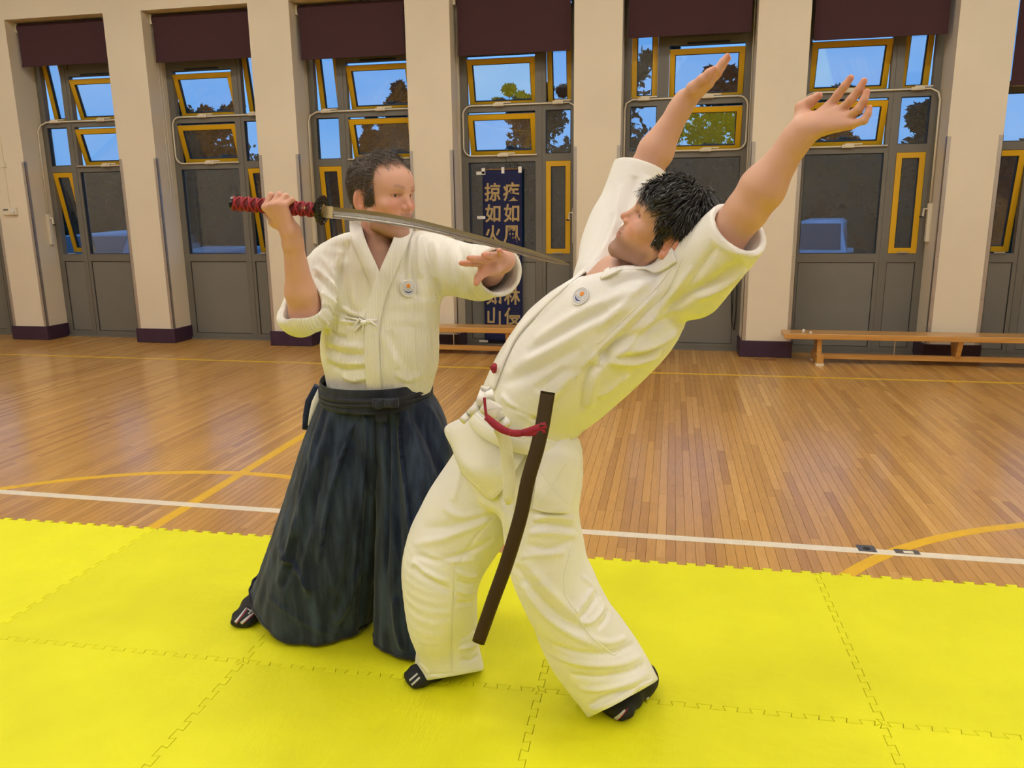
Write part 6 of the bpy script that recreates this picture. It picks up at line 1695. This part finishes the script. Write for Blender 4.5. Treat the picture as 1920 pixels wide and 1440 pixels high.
V = wrinkle(V, Nn, 0.0018, 26, 21)
V = folds(V, Nn, tr, [
    # front leg
    ([(830, 950), (870, 970), (920, 955)], 0.0112, 0.0060), ([(790, 990), (850, 985), (910, 965)], 0.0128, -0.0053), ([(775, 1020), (830, 1010), (880, 990), (930, 970)], 0.0112, 0.0067), ([(775, 1040), (830, 1050), (880, 1035), (925, 1010)], 0.0096, -0.0075),
    ([(800, 1042), (845, 1052), (890, 1050)], 0.0080, 0.0060), ([(775, 1060), (800, 1085), (845, 1110)], 0.0096, -0.0075), ([(772, 1050), (796, 1072), (840, 1092)], 0.0096, 0.0067), ([(852, 1070), (875, 1080), (895, 1080)], 0.0064, 0.0060), ([(855, 1088), (875, 1096), (892, 1094)], 0.0064, -0.0060),
    ([(856, 1105), (872, 1112), (890, 1110)], 0.0056, 0.0053), ([(855, 1128), (872, 1132), (888, 1128)], 0.0064, -0.0053), ([(862, 1200), (880, 1190), (892, 1178)], 0.0064, -0.0067), ([(860, 1215), (882, 1212), (898, 1205)], 0.0080, 0.0075), ([(862, 1235), (882, 1238), (898, 1228)], 0.0064, -0.0067),
    ([(852, 1050), (852, 1100), (848, 1180), (846, 1262)], 0.0032, -0.0037), ([(930, 960), (890, 1010), (860, 1060)], 0.0040, -0.0037), ([(800, 1264), (830, 1264), (860, 1262)], 0.0040, -0.0037), ([(786, 1245), (796, 1252), (806, 1266)], 0.0048, 0.0045),
    ([(870, 870), (860, 910), (850, 940)], 0.0112, 0.0060), ([(940, 930), (950, 970), (948, 1005)], 0.0064, 0.0075), ([(958, 930), (962, 980), (962, 1020)], 0.0064, -0.0075),
    # back leg
    ([(1000, 975), (1030, 968), (1078, 975)], 0.0080, 0.0067), ([(998, 985), (1030, 985), (1080, 992)], 0.0080, -0.0067), ([(990, 1000), (1030, 998), (1085, 1005)], 0.0096, 0.0060), ([(985, 1020), (1030, 1030), (1075, 1010)], 0.0096, -0.0053), ([(975, 1045), (1010, 1040), (1060, 1035)], 0.0096, 0.0053),
    ([(968, 1060), (1000, 1110), (1050, 1160), (1100, 1185)], 0.0128, -0.0097), ([(985, 1050), (1020, 1095), (1060, 1135), (1090, 1160)], 0.0128, 0.0083), ([(980, 1095), (1020, 1150), (1075, 1190), (1130, 1215)], 0.0112, 0.0075),
    ([(1090, 1080), (1110, 1100), (1100, 1120), (1080, 1150)], 0.0080, 0.0090), ([(1112, 1100), (1120, 1120), (1100, 1150), (1085, 1160)], 0.0072, -0.0083), ([(1125, 1120), (1130, 1140), (1110, 1165), (1088, 1168)], 0.0072, 0.0075), ([(1140, 1140), (1140, 1158), (1120, 1180)], 0.0072, -0.0067),
    ([(1100, 1190), (1140, 1205), (1175, 1195)], 0.0080, 0.0060), ([(1035, 1210), (1090, 1225), (1150, 1225), (1195, 1205)], 0.0104, -0.0075), ([(1045, 1232), (1100, 1245), (1160, 1245), (1205, 1228)], 0.0104, 0.0075), ([(1070, 1265), (1120, 1270), (1175, 1262), (1212, 1245)], 0.0096, -0.0067),
    ([(1085, 1290), (1130, 1292), (1180, 1280), (1218, 1262)], 0.0096, 0.0067), ([(1105, 1322), (1140, 1305), (1185, 1296), (1210, 1290)], 0.0072, -0.0083), ([(1112, 1330), (1145, 1318), (1180, 1308)], 0.0064, 0.0053)])
utr = cloth_obj('trousers', V, Fc, 'cotton_plain', uke); utt = bvh(V, Fc)
for pl in ([(1110, 1330), (1126, 1328), (1158, 1312), (1196, 1290), (1222, 1276)],):
    strap('hem', utt, pl, 0.016, 0.003, 'cotton_plain', utr, lift=0.0, n=30)
for pl in ([(1070, 1030), (1058, 1080), (1062, 1120), (1085, 1150)], [(1085, 1160), (1110, 1195), (1150, 1228)], [(1175, 1195), (1165, 1215), (1152, 1228)], [(852, 1062), (853, 1110), (849, 1180), (847, 1260)]):
    strap('seam', utt, pl, 0.004, 0.0012, 'cotton_plain', utr, lift=0.0, n=30)

# ---- jacket skirts under the belt
def sheet(name, top, bot, left, right, Y, m, parent, tree, lift=0.010, nu=34, nv=34, curl=0.0, amp=0.003, seed=0):
    """cloth patch between four pixel curves, laid over the surface behind it"""
    T, B, L, Rr = (np.array(curve_px(q, 60)) for q in (top, bot, left, right))
    samp = lambda A, t: np.array([np.interp(t * (len(A) - 1), np.arange(len(A)), A[:, k]) for k in (0, 1)])
    V = []; r = random.Random(seed); p1, p2 = r.uniform(0, 6), r.uniform(0, 6)
    for j in range(nv + 1):
        v = j / nv
        for i in range(nu + 1):
            u = i / nu
            q = (1 - v) * samp(T, u) + v * samp(B, u) + (1 - u) * samp(L, v) + u * samp(Rr, v) - ((1 - u) * (1 - v) * samp(T, 0) + u * (1 - v) * samp(T, 1) + (1 - u) * v * samp(B, 0) + u * v * samp(B, 1))
            y = Y(u, v); c, n = hit(tree, q[0], q[1])
            if c is not None: y = min(y, c[1] - lift) if c[1] < y + 0.12 else y
            V.append(P(q[0], q[1], y))
    V = np.array(V).reshape(nv + 1, nu + 1, 3)
    for _ in range(6):
        W = V.copy(); W[1:-1, 1:-1] = (V[:-2, 1:-1] + V[2:, 1:-1] + V[1:-1, :-2] + V[1:-1, 2:]) / 4; V = W
    V = V.reshape(-1, 3); d = ray(960, 800); k = np.arange(len(V)); u = (k % (nu + 1)) / nu; v = (k // (nu + 1)) / nv
    V = V - (amp * (np.sin(7 * v + 2.5 * u + p1) + 0.6 * np.sin(13 * v - 3 * u + p2)))[:, None] * (d / np.linalg.norm(d))
    Fq = np.array([(j * (nu + 1) + i, (j + 1) * (nu + 1) + i, (j + 1) * (nu + 1) + i + 1, j * (nu + 1) + i + 1) for j in range(nv) for i in range(nu)])
    o = cloth_obj(name, V, Fq, m, parent); s = o.modifiers.new('thick', 'SOLIDIFY'); s.thickness = 0.004; s.offset = 0
    return o, V, Fq
fs_, Vf, Ff = sheet('front_skirt', [(898, 752), (930, 785), (965, 805), (995, 812)], [(865, 884), (892, 912), (922, 937), (946, 912)], [(898, 752), (868, 782), (834, 803), (849, 842), (865, 884)], [(995, 812), (990, 842), (968, 880), (946, 912)],
                    lambda u, v: 2.06 - 0.10 * u - 0.03 * v, 'cotton_grain', ujacket, utt, 0.012, seed=3)
rs_, Vr, Fr = sheet('side_skirt', [(1000, 818), (1030, 826), (1062, 818)], [(998, 955), (1030, 962), (1066, 962)], [(1000, 818), (1006, 880), (998, 955)], [(1062, 818), (1086, 850), (1083, 900), (1066, 962)],
                    lambda u, v: 1.92 + 0.10 * u * u - 0.02 * v, 'cotton_grain', ujacket, utt, 0.012, seed=5)
st1 = bvh(Vf, Ff); st2 = bvh(Vr, Fr)
for tr_, pl in ((st1, [(840, 806), (853, 842), (868, 882), (894, 908), (921, 932)]), (st1, [(921, 932), (944, 908)]), (st2, [(1002, 900), (1000, 950), (1030, 957), (1063, 957)]), (st2, [(1012, 880), (1040, 920), (1066, 945)]), (st2, [(1060, 870), (1030, 920), (1010, 945)])):
    strap('hem', tr_, pl, 0.005, 0.0012, 'cotton_plain', ujacket, lift=0.0015, n=24)
# ---- belt
belt = empty('belt', uke.location, parent=None); bpy.data.objects.remove(belt)
cB, aB, bB = hb(stn((891, 764), (1076, 810), 2.085, 0.203))
axB = np.cross(aB, bB); axB /= np.linalg.norm(axB)
if axB[2] < 0: axB = -axB
def belt_ring(lift, sh, wd, name, par, a0=0, a1=2 * math.pi):
    pts, nr = [], []
    for t in np.linspace(a0, a1, 80):
        nn = aB * math.cos(t) / (aB @ aB) + bB * math.sin(t) / (bB @ bB); nn /= np.linalg.norm(nn)
        pts.append(cB + aB * math.cos(t) + bB * math.sin(t) + axB * (sh + 0.006 * math.sin(2 * t)) + nn * lift); nr.append(nn)
    return ribbon(name, pts, nr, wd, 0.004, 'cotton_plain', par)
beltm = belt_ring(0.0, 0.0, 0.036, 'belt', uke); belt_ring(0.004, -0.010, 0.036, 'belt_wrap', beltm)
kb = MB()
kc = PD(921, 766, 1.905)
for (pts, w_) in (([(912, 726), (907, 740), (903, 756), (912, 770), (921, 772)], 0.026), ([(912, 726), (918, 740), (921, 755), (925, 768)], 0.022), ([(917, 772), (930, 775), (942, 786), (952, 796)], 0.022), ([(905, 756), (890, 766), (878, 778), (868, 788)], 0.018)):
    p_ = [PD(a, b, 1.915 + 0.02 * math.sin(i)) for i, (a, b) in enumerate(curve_px(pts, 14))]
    ribbon('knot', p_, [CAM - q for q in p_], w_, 0.006, 'cotton_plain', beltm)
kb.obox(kc, CR * 0.020 - CU * 0.012, -CF * 0.014, CR * 0.010 + CU * 0.016); kb.build('knot', 'cotton_plain', beltm, bevel=0.007, smooth=True)
p_ = [PD(a, b, 1.895 + 0.004 * i) for i, (a, b) in enumerate(curve_px([(935, 800), (945, 822), (951, 860), (955, 905), (953, 944)], 20))]
ribbon('belt_end', p_, [CAM - q for q in p_], [0.032] * (len(p_) - 3) + [0.030, 0.022, 0.008], 0.006, 'cotton_plain', beltm)
mat('belt_red', (0.38, 0.03, 0.02), 0.7)
p_ = [PD(a, b, 1.93) for a, b in curve_px([(898, 756), (888, 764), (879, 775)], 8)]
o = ribbon('stitched_name', p_, [CAM - q for q in p_], 0.009, 0.008, 'belt_red', beltm)
# ---- socks
V, Fc, col, fi = sock('sock', G(892, 1258)[:2] + np.array([-0.02, 0.0]), G(757, 1299)[:2], 0.016, uke, 0.043, ankle=G(846, 1262)[:2].tolist() + [0.13])
so = cloth_obj('sock', V, Fc, 'sock_black', uke, col); st_ = bvh(V, Fc)
for pl in ([(768, 1276), (775, 1270), (783, 1263)], [(772, 1284), (780, 1277), (787, 1270)]): strap('flash', st_, pl, 0.006, 0.001, 'sock_white', so, lift=0.0004, n=8)
V, Fc, col, fi = sock('sock', G(1229, 1302)[:2] + np.array([-0.015, 0.01]), G(1133, 1366)[:2] + np.array([0.012, 0.008]), 0.016, uke, 0.048, ankle=G(1192, 1306)[:2].tolist() + [0.10])
so = cloth_obj('sock', V, Fc, 'sock_black', uke, col); st_ = bvh(V, Fc)
strap('flash', st_, [(1151, 1350), (1162, 1342), (1172, 1331)], [0.012 - 0.007 * t for t in np.linspace(0, 1, 21)], 0.001, 'sock_white', so, lift=0.0004, n=20)
strap('flash', st_, [(1158, 1350), (1168, 1340), (1177, 1328)], 0.0022, 0.0012, 'sock_red', so, lift=0.0005, n=20)
strap('flash', st_, [(1208, 1314), (1214, 1320), (1217, 1327)], 0.008, 0.001, 'sock_white', so, lift=0.0004, n=12)
strap('flash', st_, [(1213, 1308), (1219, 1312)], 0.010, 0.001, 'sock_white', so, lift=0.0004, n=8)
strap('flash', st_, [(1134, 1345), (1137, 1340)], 0.006, 0.001, 'sock_white', so, lift=0.0004, n=8)

# ---- scabbard stuck through the belt
mat('saya_brown', (0.042, 0.024, 0.003), 0.5, spec=0.25)
mat('cord_red', (0.30, 0.008, 0.030), 0.7, bump=0.3, bscale=400)
saya = empty('scabbard', PD(1010, 820, 1.86), 'long dark brown empty scabbard stuck through the white belt', 'scabbard')
cl = curve_px([(1027, 737), (1022, 768), (1016, 803), (1006, 845), (990, 900), (976, 968), (951, 1052), (925, 1124), (897, 1204)], 48)
wl = np.interp([q[1] for q in cl], [737, 840, 1050, 1204], [13.8, 13.8, 13.6, 12.4])
mb = MB(); v = []; n_ = 20; dirs = []
for i, ((a, b), w_) in enumerate(zip(cl, wl)):
    t = np.array(cl[min(i + 1, len(cl) - 1)]) - np.array(cl[max(i - 1, 0)]); t = t / np.linalg.norm(t); nx_, ny_ = -t[1], t[0]
    D = 1.86 - 0.06 * i / len(cl); c = PD(a, b, D); e = PD(a + nx_ * w_, b + ny_ * w_, D) - c
    v += [c + e * math.copysign(abs(math.cos(x)) ** 0.75, math.cos(x)) + CF * 0.0125 * math.copysign(abs(math.sin(x)) ** 0.75, math.sin(x)) for x in np.linspace(0, 2 * math.pi, n_, endpoint=False)]
f = [(i * n_ + k, i * n_ + (k + 1) % n_, (i + 1) * n_ + (k + 1) % n_, (i + 1) * n_ + k) for i in range(len(cl) - 1) for k in range(n_)] + [tuple(range(n_)), tuple((len(cl) - 1) * n_ + k for k in range(n_))]
mb.add(v, f); mb.build('sheath', 'saya_brown', saya, smooth=True)
m0 = MB(); k0 = PD(1027.5, 736.5, 1.86); tt_ = PD(1027, 737, 1.86) - PD(1026, 745, 1.86); tt_ /= np.linalg.norm(tt_)
rr0 = [np.array(q) for q in v[:20]]; k0 = sum(rr0) / 20
rr1 = [q + tt_ * 0.003 for q in rr0]; rr2 = [k0 + (q - k0) * 0.7 + tt_ * 0.003 for q in rr0]; rr3 = [q - tt_ * 0.02 for q in rr2]
m0.add(rr0 + rr1 + rr2 + rr3, [(a * 20 + k, a * 20 + (k + 1) % 20, (a + 1) * 20 + (k + 1) % 20, (a + 1) * 20 + k) for a in range(3) for k in range(20)] + [tuple(60 + k for k in range(20))]); m0.build('mouth_ring', 'black_lacquer', saya)
MB().obox(PD(1017, 801, 1.838), CR * 0.010, -CF * 0.006, CU * 0.008).build('cord_knob', 'saya_brown', saya, bevel=0.003)
for pl, w_ in (([(1024, 797), (1005, 803), (988, 809), (968, 813), (945, 806), (922, 790), (912, 782)], 0.016), ([(1022, 806), (1000, 812), (975, 812), (950, 810), (930, 800), (914, 784)], 0.014), ([(912, 782), (910, 765), (908, 745)], 0.007)):
    p_ = [PD(a, b, 1.838 + 0.03 * max(0, (980 - a) / 80)) for a, b in curve_px(pl, 22)]
    ribbon('cord', p_, [CAM - q for q in p_], w_, 0.006, 'cord_red', saya)
MB().obox(PD(966, 812, 1.83), CR * 0.014, -CF * 0.009, CU * 0.008).build('cord', 'cord_red', saya, bevel=0.004, smooth=True)
# red cord knot peeping out behind the waist
MB().tube([PD(928, 684, 2.02), PD(925, 690, 2.01), PD(927, 697, 2.02)], [0.006, 0.010, 0.006], 10).build('cord', 'cord_red', saya, smooth=True)
